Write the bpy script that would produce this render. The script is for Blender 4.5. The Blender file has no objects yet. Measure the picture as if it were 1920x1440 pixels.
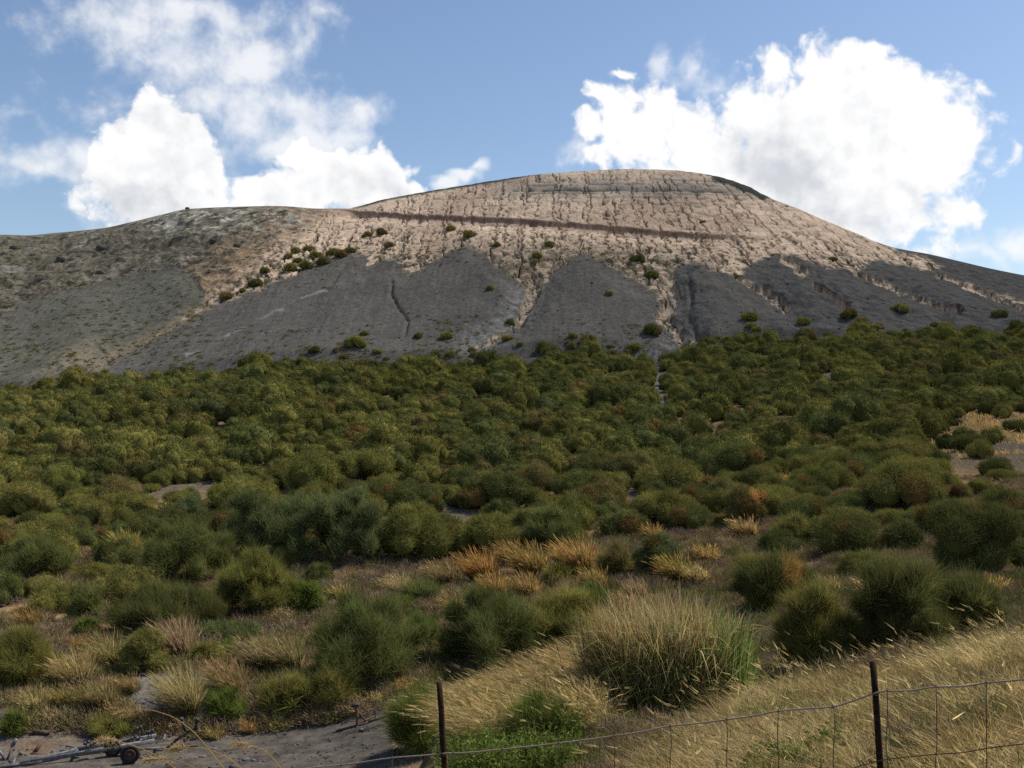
import bpy, math
import numpy as np
from mathutils import Vector, Matrix

# ------------------------------------------------------------------ basics
F, CX, HZ = 1884.0, 960.0, 740.0          # focal length, centre and eye-level line of the view (1920 px wide frame)
SC = bpy.context.scene
COL = SC.collection
SUN_AZ, SUN_EL = 69.0, 54.0               # clockwise from +Y, above the horizon

def at(px, py, d):
    return np.array([(px - CX) / F * d, d, (HZ - py) / F * d])

# ------------------------------------------------------------------ noise
def _h(ix, iy, seed):
    n = (ix.astype(np.int64) * 374761393 + iy.astype(np.int64) * 668265263 + seed * 974711) & 0xFFFFFFFF
    n = ((n ^ (n >> 13)) * 1274126177) & 0xFFFFFFFF
    return (n ^ (n >> 16)) & 0xFFFFFFFF

def rnd1(i, seed=0):
    i = np.asarray(i)
    return _h(i, i * 0 + 7, seed).astype(np.float64) / 4294967295.0

def gnoise(x, y, seed=0):
    x = np.asarray(x, float); y = np.asarray(y, float)
    x, y = np.broadcast_arrays(x, y)
    ix = np.floor(x).astype(np.int64); iy = np.floor(y).astype(np.int64)
    fx = x - ix; fy = y - iy
    u = fx * fx * fx * (fx * (fx * 6 - 15) + 10); v = fy * fy * fy * (fy * (fy * 6 - 15) + 10)
    def g(a, b):
        t = _h(ix + a, iy + b, seed).astype(np.float64) * (2 * math.pi / 4294967296.0)
        return np.cos(t) * (fx - a) + np.sin(t) * (fy - b)
    n = (g(0, 0) * (1 - u) + g(1, 0) * u) * (1 - v) + (g(0, 1) * (1 - u) + g(1, 1) * u) * v
    return n * 1.5

def fbm(x, y, octv=4, seed=0, gain=.5):
    s = 0; a = 1.0; f = 1.0; tot = 0
    for o in range(octv):
        s = s + a * gnoise(np.asarray(x) * f + o * 17.3, np.asarray(y) * f - o * 9.1, seed + o)
        tot += a; a *= gain; f *= 2.03
    return s / tot

def ridged(x, y, octv=4, seed=0):
    s = 0; a = 1.0; f = 1.0; tot = 0
    for o in range(octv):
        s = s + a * (1 - np.abs(gnoise(np.asarray(x) * f + o * 5.3, np.asarray(y) * f + o * 3.1, seed + o)) * 1.6)
        tot += a; a *= .5; f *= 2.1
    return s / tot

def sst(a, b, x):
    t = np.clip((x - a) / (b - a), 0, 1)
    return t * t * (3 - 2 * t)

def pchip(xk, yk, x):
    xk = np.asarray(xk, float); yk = np.asarray(yk, float); x = np.asarray(x, float)
    h = np.diff(xk); dl = np.diff(yk) / h
    m = np.zeros_like(yk)
    m[0], m[-1] = dl[0], dl[-1]
    for i in range(1, len(xk) - 1):
        if dl[i - 1] * dl[i] > 0:
            w1 = 2 * h[i] + h[i - 1]; w2 = h[i] + 2 * h[i - 1]
            m[i] = (w1 + w2) / (w1 / dl[i - 1] + w2 / dl[i])
    i = np.clip(np.searchsorted(xk, x) - 1, 0, len(xk) - 2)
    t = np.clip((x - xk[i]) / h[i], 0, 1)
    return ((1 + 2 * t) * (1 - t) ** 2 * yk[i] + t * (1 - t) ** 2 * h[i] * m[i]
            + t * t * (3 - 2 * t) * yk[i + 1] + t * t * (t - 1) * h[i] * m[i + 1])

def poly_sdf(px, py, P):
    """signed distance to polygon P, positive inside"""
    P = np.asarray(P, float); n = len(P)
    d = np.full(px.shape, 1e9); ins = np.zeros(px.shape, bool)
    for i in range(n):
        a = P[i]; b = P[(i + 1) % n]; e = b - a
        t = np.clip(((px - a[0]) * e[0] + (py - a[1]) * e[1]) / max(e @ e, 1e-9), 0, 1)
        d = np.minimum(d, np.hypot(px - a[0] - t * e[0], py - a[1] - t * e[1]))
        c = ((a[1] > py) != (b[1] > py)) & (px < (b[0] - a[0]) * (py - a[1]) / (b[1] - a[1] + 1e-12) + a[0])
        ins ^= c
    return np.where(ins, d, -d)

def line_dist(px, py, P):
    P = np.asarray(P, float)
    d = np.full(px.shape, 1e9)
    for a, b in zip(P[:-1], P[1:]):
        e = b - a
        t = np.clip(((px - a[0]) * e[0] + (py - a[1]) * e[1]) / max(e @ e, 1e-9), 0, 1)
        d = np.minimum(d, np.hypot(px - a[0] - t * e[0], py - a[1] - t * e[1]))
    return d

# ------------------------------------------------------------------ mesh + scene helpers
def mesh(name, V, faces, mat, cols=None, parent=None, smooth=False, loc=None):
    V = np.asarray(V, np.float32)
    if loc is not None:
        V = V - np.asarray(loc, np.float32)
    me = bpy.data.meshes.new(name)
    me.vertices.add(len(V)); me.vertices.foreach_set('co', V.ravel())
    faces = [np.asarray(f, np.int32) for f in (faces if isinstance(faces, (list, tuple)) else [faces]) if len(f)]
    idx = np.concatenate([f.ravel() for f in faces])
    cnt = np.concatenate([np.full(len(f), f.shape[1], np.int32) for f in faces])
    start = np.concatenate([[0], np.cumsum(cnt)[:-1]]).astype(np.int32)
    me.loops.add(len(idx)); me.loops.foreach_set('vertex_index', idx)
    me.polygons.add(len(cnt)); me.polygons.foreach_set('loop_start', start)
    if smooth:
        me.polygons.foreach_set('use_smooth', np.ones(len(cnt), bool))
    if cols is not None:
        c4 = np.ones((len(V), 4), np.float32); c4[:, :3] = np.clip(cols, 0, 1)
        a = me.attributes.new('col', 'FLOAT_COLOR', 'POINT'); a.data.foreach_set('color', c4.ravel())
    me.update(calc_edges=True)
    me.materials.append(mat)
    o = bpy.data.objects.new(name, me); COL.objects.link(o)
    if parent is not None:
        o.parent = parent
    elif loc is not None:
        o.location = [float(v) for v in loc]
    return o

def empty(name, loc):
    o = bpy.data.objects.new(name, None); COL.objects.link(o)
    o.location = [float(v) for v in loc]; o.empty_display_size = .2
    return o

def tag(o, label=None, cat=None, group=None, kind=None):
    if label: o['label'] = label
    if cat: o['category'] = cat
    if group: o['group'] = group
    if kind: o['kind'] = kind
    return o

class MB:
    """collects geometry"""
    def __init__(s): s.V = []; s.F = {}; s.C = []; s.n = 0
    def add(s, V, Fs, C=None):
        V = np.asarray(V, float)
        for f in (Fs if isinstance(Fs, list) else [Fs]):
            f = np.asarray(f)
            if len(f): s.F.setdefault(f.shape[1], []).append(f + s.n)
        s.V.append(V); s.n += len(V)
        if C is None: C = np.full((len(V), 3), .2)
        s.C.append(np.broadcast_to(np.asarray(C, float), (len(V), 3)))
        return s
    def get(s):
        return np.concatenate(s.V), [np.concatenate(v) for v in s.F.values()], np.concatenate(s.C)
    def build(s, name, mat, parent=None, loc=None, smooth=False):
        V, Fs, C = s.get()
        return mesh(name, V, Fs, mat, C, parent, smooth, loc)

def tube(mb, pts, r, n=6, col=(.1, .1, .1), cap=True):
    P = np.asarray(pts, float); k = len(P)
    r = np.broadcast_to(np.asarray(r, float), (k,))
    T = np.gradient(P, axis=0) if k > 2 else np.repeat((P[1] - P[0])[None], k, 0)
    T /= np.linalg.norm(T, axis=1, keepdims=True) + 1e-12
    ref = np.array([0, 0, 1.]) if abs(T[:, 2]).max() < .9 else np.array([.37, .93, 0.])
    A = np.cross(T, ref); A /= np.linalg.norm(A, axis=1, keepdims=True) + 1e-12
    B = np.cross(T, A)
    th = np.arange(n) * 2 * math.pi / n
    V = (P[:, None] + r[:, None, None] * (A[:, None] * np.cos(th)[None, :, None] + B[:, None] * np.sin(th)[None, :, None])).reshape(-1, 3)
    q = []
    for i in range(k - 1):
        for j in range(n):
            q.append((i * n + j, i * n + (j + 1) % n, (i + 1) * n + (j + 1) % n, (i + 1) * n + j))
    Fs = [np.array(q)]
    if cap:
        Fs.append(np.array([list(range(n))[::-1], [(k - 1) * n + j for j in range(n)]]))
    if n == 4: Fs = [np.concatenate(Fs)] if cap else Fs
    mb.add(V, Fs, col)

def box(mb, c, ax, ay, az, col=(.2, .2, .2), bev=.12):
    """box with chamfered long edges; ax, ay, az half-extent vectors"""
    c, ax, ay, az = (np.asarray(v, float) for v in (c, ax, ay, az))
    b = 1 - bev
    prof = [(-1, -b), (-b, -1), (b, -1), (1, -b), (1, b), (b, 1), (-b, 1), (-1, b)]
    V = [c + s * ax + p * ay + q * az for s in (-1, 1) for p, q in prof]
    q4 = np.array([(j, (j + 1) % 8, 8 + (j + 1) % 8, 8 + j) for j in range(8)])
    mb.add(V, [q4, np.array([list(range(7, -1, -1)), list(range(8, 16))])], col)

def beam(mb, a, b, w, h, col=(.2, .2, .2), up=(0, 0, 1)):
    a = np.asarray(a, float); b = np.asarray(b, float)
    d = b - a; L = np.linalg.norm(d); d /= L
    s = np.cross(d, up); s /= np.linalg.norm(s) + 1e-9
    u = np.cross(s, d)
    box(mb, (a + b) / 2, d * L / 2, s * w / 2, u * h / 2, col)

def ring(mb, c, axis, R0, R1, wd, n=28, col=(.03, .03, .03)):
    """tyre/rim like ring: outer radius R1, inner R0, width wd, rounded section"""
    axis = np.asarray(axis, float); axis /= np.linalg.norm(axis)
    a = np.cross(axis, (0, 0, 1.)); a /= np.linalg.norm(a); b = np.cross(axis, a)
    m = (R0 + R1) / 2; hr = (R1 - R0) / 2
    sec = [(m + hr * math.copysign(abs(math.cos(t)) ** .6, math.cos(t)), wd / 2 * math.copysign(abs(math.sin(t)) ** .6, math.sin(t)))
           for t in np.arange(10) * 2 * math.pi / 10]
    V = []; q = []
    for i in range(n):
        th = 2 * math.pi * i / n
        e = a * math.cos(th) + b * math.sin(th)
        for (r, w) in sec: V.append(np.asarray(c) + e * r + axis * w)
    for i in range(n):
        for j in range(10):
            q.append((i * 10 + j, ((i + 1) % n) * 10 + j, ((i + 1) % n) * 10 + (j + 1) % 10, i * 10 + (j + 1) % 10))
    mb.add(np.array(V), np.array(q), col)

# blades ------------------------------------------------------------
def _unit(v): return v / (np.linalg.norm(v, axis=1, keepdims=True) + 1e-12)

def twigs(P, D, w, col, rs, tipgain=1.15, out=None):
    n = len(P)
    ref = rs.normal(size=(n, 3)) if out is None else out + .22 * rs.normal(size=(n, 3))
    S = _unit(np.cross(D, ref)) * (np.asarray(w).reshape(-1, 1) / 2 if np.ndim(w) else w / 2)
    V = np.stack([P - S, P + S, P + D], 1).reshape(-1, 3)
    Fc = np.arange(n * 3).reshape(-1, 3)
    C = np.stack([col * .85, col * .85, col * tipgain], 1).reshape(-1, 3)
    return V, Fc, C

def strips(P, D, droop, w, col0, col1, rs, segs=3, side=None, prof=None):
    """curved tapering blades: P + D t + droop t^2"""
    n = len(P)
    if side is None: side = np.cross(D, rs.normal(size=(n, 3)))
    S = _unit(side)
    w = np.broadcast_to(np.asarray(w, float), (n,))[:, None]
    Vs = []; Cs = []
    for k in range(segs + 1):
        t = k / segs
        c = P + D * t + droop * t * t
        wt = (1 - t ** 1.6) if prof is None else prof(t)
        cc = col0 * (1 - t) + col1 * t
        if k < segs:
            Vs += [c - S * w * wt / 2, c + S * w * wt / 2]; Cs += [cc, cc]
        else:
            Vs.append(c); Cs.append(cc)
    m = 2 * segs + 1
    V = np.stack(Vs, 1).reshape(-1, 3); C = np.stack(Cs, 1).reshape(-1, 3)
    base = np.arange(n)[:, None] * m
    q = []
    for k in range(segs - 1):
        q.append(base + np.array([[2 * k, 2 * k + 1, 2 * k + 3, 2 * k + 2]]))
    t3 = base + np.array([[2 * segs - 2, 2 * segs - 1, 2 * segs]])
    Fs = ([np.concatenate(q)] if q else []) + [t3]
    return V, Fs, C

# ------------------------------------------------------------------ materials
def newmat(name):
    m = bpy.data.materials.new(name); m.use_nodes = True
    nt = m.node_tree; nt.nodes.clear()
    return m, nt

def N(nt, t, **kw):
    n = nt.nodes.new(t)
    for k, v in kw.items():
        if k.startswith('i_'):
            key = k[2:]
            n.inputs[int(key) if key.isdigit() else key].default_value = v
        else: setattr(n, k, v)
    return n

def mat_leaf(name, trans=.35, rough=.9, var=.25, objvar=True, nscale=1.3):
    m, nt = newmat(name); L = nt.links.new
    out = N(nt, 'ShaderNodeOutputMaterial'); at_ = N(nt, 'ShaderNodeAttribute', attribute_name='col')
    oi = N(nt, 'ShaderNodeObjectInfo')
    geo = N(nt, 'ShaderNodeNewGeometry')
    noi = N(nt, 'ShaderNodeTexNoise', i_Scale=nscale, i_Detail=2.0)
    L(geo.outputs['Position'], noi.inputs['Vector'])
    mr = N(nt, 'ShaderNodeMapRange'); mr.inputs[1].default_value = .3; mr.inputs[2].default_value = .7
    mr.inputs[3].default_value = 1 - var; mr.inputs[4].default_value = 1 + var
    L(noi.outputs[0], mr.inputs[0])
    hs = N(nt, 'ShaderNodeHueSaturation')
    L(at_.outputs['Color'], hs.inputs['Color'])
    if objvar:
        mh = N(nt, 'ShaderNodeMapRange'); mh.inputs[3].default_value = .492; mh.inputs[4].default_value = .508
        L(oi.outputs['Random'], mh.inputs[0]); L(mh.outputs[0], hs.inputs['Hue'])
    L(mr.outputs[0], hs.inputs['Value'])
    df = N(nt, 'ShaderNodeBsdfDiffuse', i_Roughness=rough); tr = N(nt, 'ShaderNodeBsdfTranslucent')
    mx = N(nt, 'ShaderNodeMixShader', i_Fac=trans)
    L(hs.outputs[0], df.inputs[0]); L(hs.outputs[0], tr.inputs[0])
    L(df.outputs[0], mx.inputs[1]); L(tr.outputs[0], mx.inputs[2]); L(mx.outputs[0], out.inputs[0])
    return m

def mat_ground(name, scale, bump, dist, var=.25, fine=8.0):
    m, nt = newmat(name); L = nt.links.new
    out = N(nt, 'ShaderNodeOutputMaterial'); at_ = N(nt, 'ShaderNodeAttribute', attribute_name='col')
    geo = N(nt, 'ShaderNodeNewGeometry')
    n1 = N(nt, 'ShaderNodeTexNoise', i_Scale=scale, i_Detail=8.0, i_Roughness=.65)
    n2 = N(nt, 'ShaderNodeTexNoise', i_Scale=scale * fine, i_Detail=4.0, i_Roughness=.7)
    L(geo.outputs['Position'], n1.inputs['Vector']); L(geo.outputs['Position'], n2.inputs['Vector'])
    ad = N(nt, 'ShaderNodeMath', operation='MULTIPLY_ADD'); ad.inputs[1].default_value = .5
    L(n2.outputs[0], ad.inputs[0]); 
    h5 = N(nt, 'ShaderNodeMath', operation='MULTIPLY'); h5.inputs[1].default_value = .5
    L(n1.outputs[0], h5.inputs[0]); L(h5.outputs[0], ad.inputs[2])
    mr = N(nt, 'ShaderNodeMapRange'); mr.inputs[1].default_value = .36; mr.inputs[2].default_value = .64
    mr.inputs[3].default_value = 1 - var; mr.inputs[4].default_value = 1 + var
    L(ad.outputs[0], mr.inputs[0])
    vm = N(nt, 'ShaderNodeVectorMath', operation='SCALE')
    L(at_.outputs['Color'], vm.inputs[0]); L(mr.outputs[0], vm.inputs['Scale'])
    b = N(nt, 'ShaderNodeBump', i_Strength=bump, i_Distance=dist); L(ad.outputs[0], b.inputs['Height'])
    df = N(nt, 'ShaderNodeBsdfDiffuse', i_Roughness=.9)
    L(vm.outputs[0], df.inputs[0]); L(b.outputs[0], df.inputs['Normal']); L(df.outputs[0], out.inputs[0])
    return m

def mat_solid(name, rgb, rough=.6, metal=0., var=.25, scale=14., second=None, amount=.5):
    m, nt = newmat(name); L = nt.links.new
    out = N(nt, 'ShaderNodeOutputMaterial'); p = N(nt, 'ShaderNodeBsdfPrincipled')
    p.inputs['Roughness'].default_value = rough; p.inputs['Metallic'].default_value = metal
    tc = N(nt, 'ShaderNodeTexCoord'); n1 = N(nt, 'ShaderNodeTexNoise', i_Scale=scale, i_Detail=6.0, i_Roughness=.65)
    L(tc.outputs['Object'], n1.inputs['Vector'])
    cr = N(nt, 'ShaderNodeValToRGB')
    s2 = second or tuple(c * (1 + var) for c in rgb)
    cr.color_ramp.elements[0].position = .5 - .3 * amount; cr.color_ramp.elements[0].color = (*[c * (1 - var) for c in rgb], 1)
    cr.color_ramp.elements[1].position = .5 + .3 * amount; cr.color_ramp.elements[1].color = (*s2, 1)
    L(n1.outputs[0], cr.inputs[0]); L(cr.outputs[0], p.inputs['Base Color'])
    b = N(nt, 'ShaderNodeBump', i_Strength=.3, i_Distance=.01); L(n1.outputs[0], b.inputs['Height']); L(b.outputs[0], p.inputs['Normal'])
    L(p.outputs[0], out.inputs[0])
    return m

M_LEAF = mat_leaf('broom_foliage', .16)
M_FEATHER = mat_leaf('loose_broom_foliage', .36)
M_MASS = mat_leaf('scrub_foliage', .14, objvar=False)
M_GRASS = mat_leaf('dry_grass_blades', .55, var=.18, objvar=False, nscale=2.0)
M_CANE = mat_leaf('cane_leaves', .4, var=.15, objvar=False, nscale=3.0)
M_WOOD = mat_solid('bark', (.06, .045, .032), .9)
M_HILL = mat_ground('hill_rock', .55, .55, .7, .3, 6.)
M_GROUND = mat_ground('soil', 2.2, .9, .16, .5, 5.)
M_ROAD = mat_ground('ash_gravel', 2.0, .6, .05, .35, 12.)
M_STONE = mat_ground('stone', 3.0, .4, .05, .3, 5.)

# ------------------------------------------------------------------ TERRAIN: near field
SIL = np.array([(-900, 480), (-300, 455), (0, 440), (50, 441), (100, 437), (190, 428), (260, 413), (305, 402), (350, 392), (430, 388), (520, 386),
                (600, 391), (645, 391), (720, 374), (800, 359), (900, 343), (1000, 328), (1100, 320.5), (1180, 317), (1260, 319),
                (1340, 330), (1405, 350), (1430, 364), (1500, 393), (1580, 427), (1680, 465), (1740, 476), (1800, 490), (1860, 504),
                (1920, 516), (2200, 560), (2820, 610)], float)
BASE = np.array([(-900, 760), (0, 742), (60, 735), (110, 718), (180, 708), (240, 724), (300, 714), (400, 704), (450, 694), (560, 684),
                 (640, 679), (700, 686), (780, 688), (830, 692), (900, 688), (960, 672), (1040, 666), (1100, 662), (1180, 674),
                 (1240, 684), (1300, 660), (1400, 646), (1500, 640), (1560, 628), (1640, 626), (1700, 627), (1800, 632), (1920, 626), (2820, 640)], float)
DB = 185.0
def sil(px): return pchip(SIL[:, 0], SIL[:, 1], px)
def basep(px):
    return sum(pchip(BASE[:, 0], BASE[:, 1], np.asarray(px) + o) for o in (-40, -20, 0, 20, 40)) / 5

COLS = {
    -900: [(0.5, -1.7), (3, -2.5), (6, -3.6), (14, -7.5), (22, -10.4), (27, -10.95), (31, -10.93), (33, -10.7), (36, -10.3), (50, -10.0), (70, -8.8), (95, -6.6), (130, -3.0)],
    0:    [(0.5, -1.65), (3, -2.3), (6, -3.4), (14, -7.0), (22, -10.2), (27, -10.95), (30.6, -10.93), (32, -10.75), (34, -10.35), (38, -10.15), (50, -9.75), (70, -8.4), (95, -6.0), (130, -2.2)],
    300:  [(0.5, -1.65), (3, -2.2), (6, -3.2), (14, -6.6), (22, -10.0), (27, -10.95), (31.2, -10.93), (32.6, -10.8), (34.0, -10.1), (36, -9.95), (42, -9.85), (50, -9.55), (70, -8.1), (95, -5.6), (130, -1.6)],
    600:  [(0.5, -1.65), (3, -2.1), (6.3, -3.1), (14, -6.0), (22, -9.3), (27, -10.7), (30, -10.75), (32.4, -10.7), (33.6, -10.25), (36, -10.1), (42, -9.8), (50, -9.5), (70, -8.1), (95, -5.6), (130, -1.5)],
    740:  [(0.5, -1.65), (3, -2.1), (6.4, -3.0), (13, -5.1), (16, -6.6), (22, -9.0), (27, -10.2), (30, -10.35), (33, -10.2), (35, -9.9), (42, -9.7), (50, -9.5), (70, -8.2), (95, -5.7), (130, -1.7)],
    830:  [(0.5, -1.65), (3, -2.1), (6.5, -3.0), (14, -4.95), (17.5, -5.75), (22, -8.6), (28, -10.0), (34, -10.0), (37, -9.8), (42, -9.6), (50, -9.45), (70, -8.2), (95, -5.8), (130, -1.8)],
    1000: [(0.5, -1.65), (3, -2.05), (6.2, -2.9), (11, -4.1), (16, -4.75), (20, -7.0), (27, -9.2), (34, -9.5), (42, -9.2), (50, -9.0), (70, -7.8), (95, -5.5), (130, -1.3)],
    1110: [(0.5, -1.65), (3, -2.0), (6, -2.8), (10, -3.85), (15.5, -4.3), (19, -6.4), (25, -8.6), (34, -9.0), (42, -8.8), (50, -8.6), (70, -7.4), (95, -5.2), (130, -.9)],
    1250: [(0.5, -1.65), (3, -2.0), (5.8, -2.7), (9, -3.5), (13, -4.3), (16, -5.4), (24, -8.2), (34, -8.8), (42, -8.55), (50, -8.3), (70, -7.1), (95, -4.9), (130, -.5)],
    1450: [(0.5, -1.65), (3, -1.95), (5.5, -2.5), (7.5, -2.85), (11, -3.4), (13.5, -4.3), (20, -6.6), (28, -7.6), (42, -7.8), (50, -7.6), (70, -6.6), (95, -4.4), (130, .2)],
    1640: [(0.5, -1.65), (3, -1.95), (5.2, -2.35), (7.3, -2.68), (11, -3.25), (14, -4.3), (22, -6.2), (30, -7.0), (42, -7.2), (50, -7.0), (70, -5.9), (95, -3.6), (130, 1.2)],
    1920: [(0.5, -1.65), (3, -1.85), (5.2, -2.1), (7.0, -2.3), (11, -2.88), (14, -3.9), (22, -5.8), (30, -6.5), (42, -6.6), (50, -6.3), (70, -5.0), (95, -2.6), (130, 2.0)],
    2820: [(0.5, -1.65), (3, -1.7), (5.2, -1.8), (7.0, -1.9), (11, -2.4), (14, -3.3), (22, -5.0), (30, -5.6), (42, -5.5), (50, -5.0), (70, -3.5), (95, -1.0), (130, 3.5)],
}
GD = np.exp(np.linspace(math.log(.5), math.log(DB), 520))
GP = np.arange(-900, 2821, 10.0)
_ck = np.array(sorted(COLS))
_tab = []
for c in _ck:
    k = COLS[int(c)] + [(160, None), (DB, None)]
    zb = (HZ - float(basep(c))) / F * DB
    z130 = k[-3][1]
    k[-2] = (160, z130 + (zb - z130) * .55); k[-1] = (DB, zb)
    k = np.array(k, float)
    _tab.append(pchip(k[:, 0], k[:, 1], GD))
_tab = np.array(_tab)                                     # columns x depth
ZG = np.array([pchip(_ck, _tab[:, i], GP) for i in range(len(GD))])
# the hill foot follows BASE exactly
zb_all = (HZ - basep(GP)) / F * DB
wfoot = sst(140, DB, GD)[:, None]
ZG = ZG + (zb_all[None] - ZG[-1][None]) * wfoot
for _ in range(3):                                        # soften
    ZG[:, 1:-1] = (ZG[:, :-2] + 2 * ZG[:, 1:-1] + ZG[:, 2:]) / 4
_X = (GP[None] - CX) / F * GD[:, None]; _Y = np.repeat(GD[:, None], len(GP), 1)
_amp = np.interp(GD, [0, 10, 30, 33, 45, 120, 170, DB], [.03, .05, .03, .10, .22, .45, .3, 0])[:, None]
ZG = ZG + _amp * fbm(_X / 5.5, _Y / 5.5, 4, 11) * 1.3
ZG = ZG + np.interp(GD, [33, 36, 60, 80], [0, .26, .22, 0])[:, None] * fbm(_X / 1.2, _Y / 1.2, 3, 15)
LGD0, LGD1 = math.log(GD[0]), math.log(GD[-1])

def zg(px, d):
    px = np.asarray(px, float); d = np.asarray(d, float)
    fi = np.clip((np.log(np.maximum(d, GD[0])) - LGD0) / (LGD1 - LGD0) * (len(GD) - 1), 0, len(GD) - 1.001)
    fj = np.clip((px + 900) / 10.0, 0, len(GP) - 1.001)
    i = fi.astype(int); j = fj.astype(int); a = fi - i; b = fj - j
    return (ZG[i, j] * (1 - a) + ZG[i + 1, j] * a) * (1 - b) + (ZG[i, j + 1] * (1 - a) + ZG[i + 1, j + 1] * a) * b

def zxy(x, y): return zg(CX + F * np.asarray(x) / np.asarray(y), y)

def hit(px, py, dmin=2.0):
    """the ground point seen at (px, py)"""
    dd = np.exp(np.linspace(math.log(dmin), math.log(DB), 2500))
    z = zg(np.full_like(dd, px), dd); p = HZ - F * z / dd
    k = np.argmax(p <= py) if (p <= py).any() else len(dd) - 1
    d = dd[k]
    return np.array([(px - CX) / F * d, d, z[k]])

# ground sheet
ROADP = [(-200, 1700), (-200, 1440), (-60, 1424), (60, 1419), (180, 1411), (300, 1394), (400, 1386), (500, 1372), (600, 1357), (660, 1346), (740, 1322),
         (790, 1293), (850, 1284), (900, 1284), (900, 1310), (790, 1313), (748, 1332), (737, 1400), (760, 1480), (760, 1700)]
gx = np.concatenate([np.arange(-900, -60, 40), np.arange(-60, 1981, 5), np.arange(2020, 2821, 40)]).astype(float)
gd = np.exp(np.linspace(math.log(.6), math.log(DB), 620))
PX, DD = np.meshgrid(gx, gd)
ZZ = zg(PX, DD)
X = (PX - CX) / F * DD
PYg = HZ - F * ZZ / DD
V = np.stack([X, DD, ZZ], -1).reshape(-1, 3)
def gridfaces(nr, nc):
    i = (np.arange(nr - 1)[:, None] * nc + np.arange(nc - 1)[None]).ravel()
    return np.stack([i, i + 1, i + nc + 1, i + nc], 1)
nz = fbm(X / 4.0, DD / 4.0, 4, 31); nz2 = fbm(X / 1.1, DD / 1.1, 3, 37); nz3 = fbm(X / 14.0, DD / 14.0, 3, 41)
brown = np.array([.185, .128, .078]); ash = np.array([.13, .112, .095]); straw = np.array([.30, .205, .10]); dark = np.array([.075, .056, .036]); litter = np.array([.235, .155, .09])
C = brown[None, None] * np.ones(PX.shape + (1,))
def mixc(C, c, w): return C * (1 - w[..., None]) + np.asarray(c) * w[..., None]
C = mixc(C, litter, sst(-.05, .25, nz))
C = mixc(C, straw, sst(.05, .35, nz3 + .4 * nz2) * .7)
C = mixc(C, ash, sst(.0, .3, -nz3 + .5 * nz2) * .8)
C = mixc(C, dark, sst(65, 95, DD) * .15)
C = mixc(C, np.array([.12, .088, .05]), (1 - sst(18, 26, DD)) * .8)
bank = np.exp(-((PYg - 1300) / 45) ** 2) * sst(200, 290, PX) * (1 - sst(420, 620, PX))
C = mixc(C, np.array([.175, .155, .135]), np.clip(bank * (1.1 + nz2), 0, 1))
bank2 = np.exp(-((PYg - 1095) / 30) ** 2) * np.exp(-((PX - 900) / 90) ** 2)
C = mixc(C, np.array([.12, .105, .095]), bank2)
clr = np.exp(-((PYg - 815) / 45) ** 2) * sst(1740, 1800, PX)
C = mixc(C, np.array([.20, .14, .07]), np.clip(clr * (1 + 1.2 * nz), 0, 1))
trk = np.exp(-((PYg - 842) / 9) ** 2) * sst(1840, 1870, PX) + np.exp(-((PYg - 792) / 9) ** 2) * sst(1755, 1775, PX) * (1 - sst(1795, 1815, PX))
C = mixc(C, np.array([.115, .105, .095]), np.clip(trk * 1.3, 0, 1))
gul = np.exp(-(line_dist(PX, PYg, [(1225, 680), (1240, 700), (1232, 735), (1246, 770)]) / 9) ** 2)
C = mixc(C, np.array([.16, .155, .15]), np.clip(gul, 0, 1))
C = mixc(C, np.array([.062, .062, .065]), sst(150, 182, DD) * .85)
C *= (1 + .35 * nz2)[..., None]
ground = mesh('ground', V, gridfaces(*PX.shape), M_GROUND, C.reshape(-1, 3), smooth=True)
tag(ground, 'brown soil and ash field rising from the road to the foot of the volcano', kind='structure')

# road sheet
rx = np.arange(-200, 905, 3.0); rd = np.arange(25.5, 37.5, .05)
RP, RD = np.meshgrid(rx, rd)
RZ = zg(RP, RD); RX = (RP - CX) / F * RD
rpy = HZ - F * RZ / RD
ins = poly_sdf(RP, rpy + 5 * fbm(RX / .8, RD / .8, 3, 5), ROADP) > 0
rut = fbm(RX / 2.2 + RD * .3, RD / .35, 3, 61) * .02 + fbm(RX / .35, RD / .35, 2, 63) * .012
Vr = np.stack([RX, RD, RZ + .03 + rut], -1).reshape(-1, 3)
fr = gridfaces(*RP.shape); ok = ins.ravel()[fr].all(1); fr = fr[ok]
used = np.unique(fr); rem = np.full(len(Vr), -1); rem[used] = np.arange(len(used))
rn = fbm(RX / 1.8, RD / .6, 4, 71)
Cr = np.array([.098, .085, .070])[None, None] * (1 + .5 * rn + .35 * fbm(RX / .3, RD / .3, 2, 73) - .45 * np.exp(-((np.abs(rpy - (1440 - (RP - 420) * .27) + 12) - 14) / 5) ** 2) * (.6 + fbm(RX / .25, RD / .25, 2, 75)))[..., None]
Cr = mixc(Cr, np.array([.14, .115, .085]), sst(.1, .4, fbm(RX / 2.5, RD / 1.2, 3, 77)) * .5)
road = mesh('road', Vr[used], rem[fr], M_ROAD, Cr.reshape(-1, 3)[used], smooth=True)
tag(road, 'grey ash gravel road along the foot of the bank', kind='structure')

# ------------------------------------------------------------------ TERRAIN: the volcano
DSX = np.array([(-900, 372), (-200, 352), (0, 346), (400, 332), (645, 314), (900, 307), (1200, 305), (1600, 300), (1920, 308), (2820, 340)], float)
hx = np.concatenate([np.arange(-900, -40, 30), np.arange(-40, 1961, 1.5), np.arange(1980, 2821, 30)]).astype(float)
hs_ = np.linspace(0, 1, 640)
HP, HS = np.meshgrid(hx, hs_)
B = basep(hx)[None]; S_ = sil(hx)[None]
HPY = B + (S_ - B) * HS
T = 1 - (1 - HS) ** (1 / 1.6)
HD = DB + (pchip(DSX[:, 0], DSX[:, 1], hx)[None] - DB) * T
HZv = (HZ - HPY) / F * HD
HX = (HP - CX) / F * HD

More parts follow.
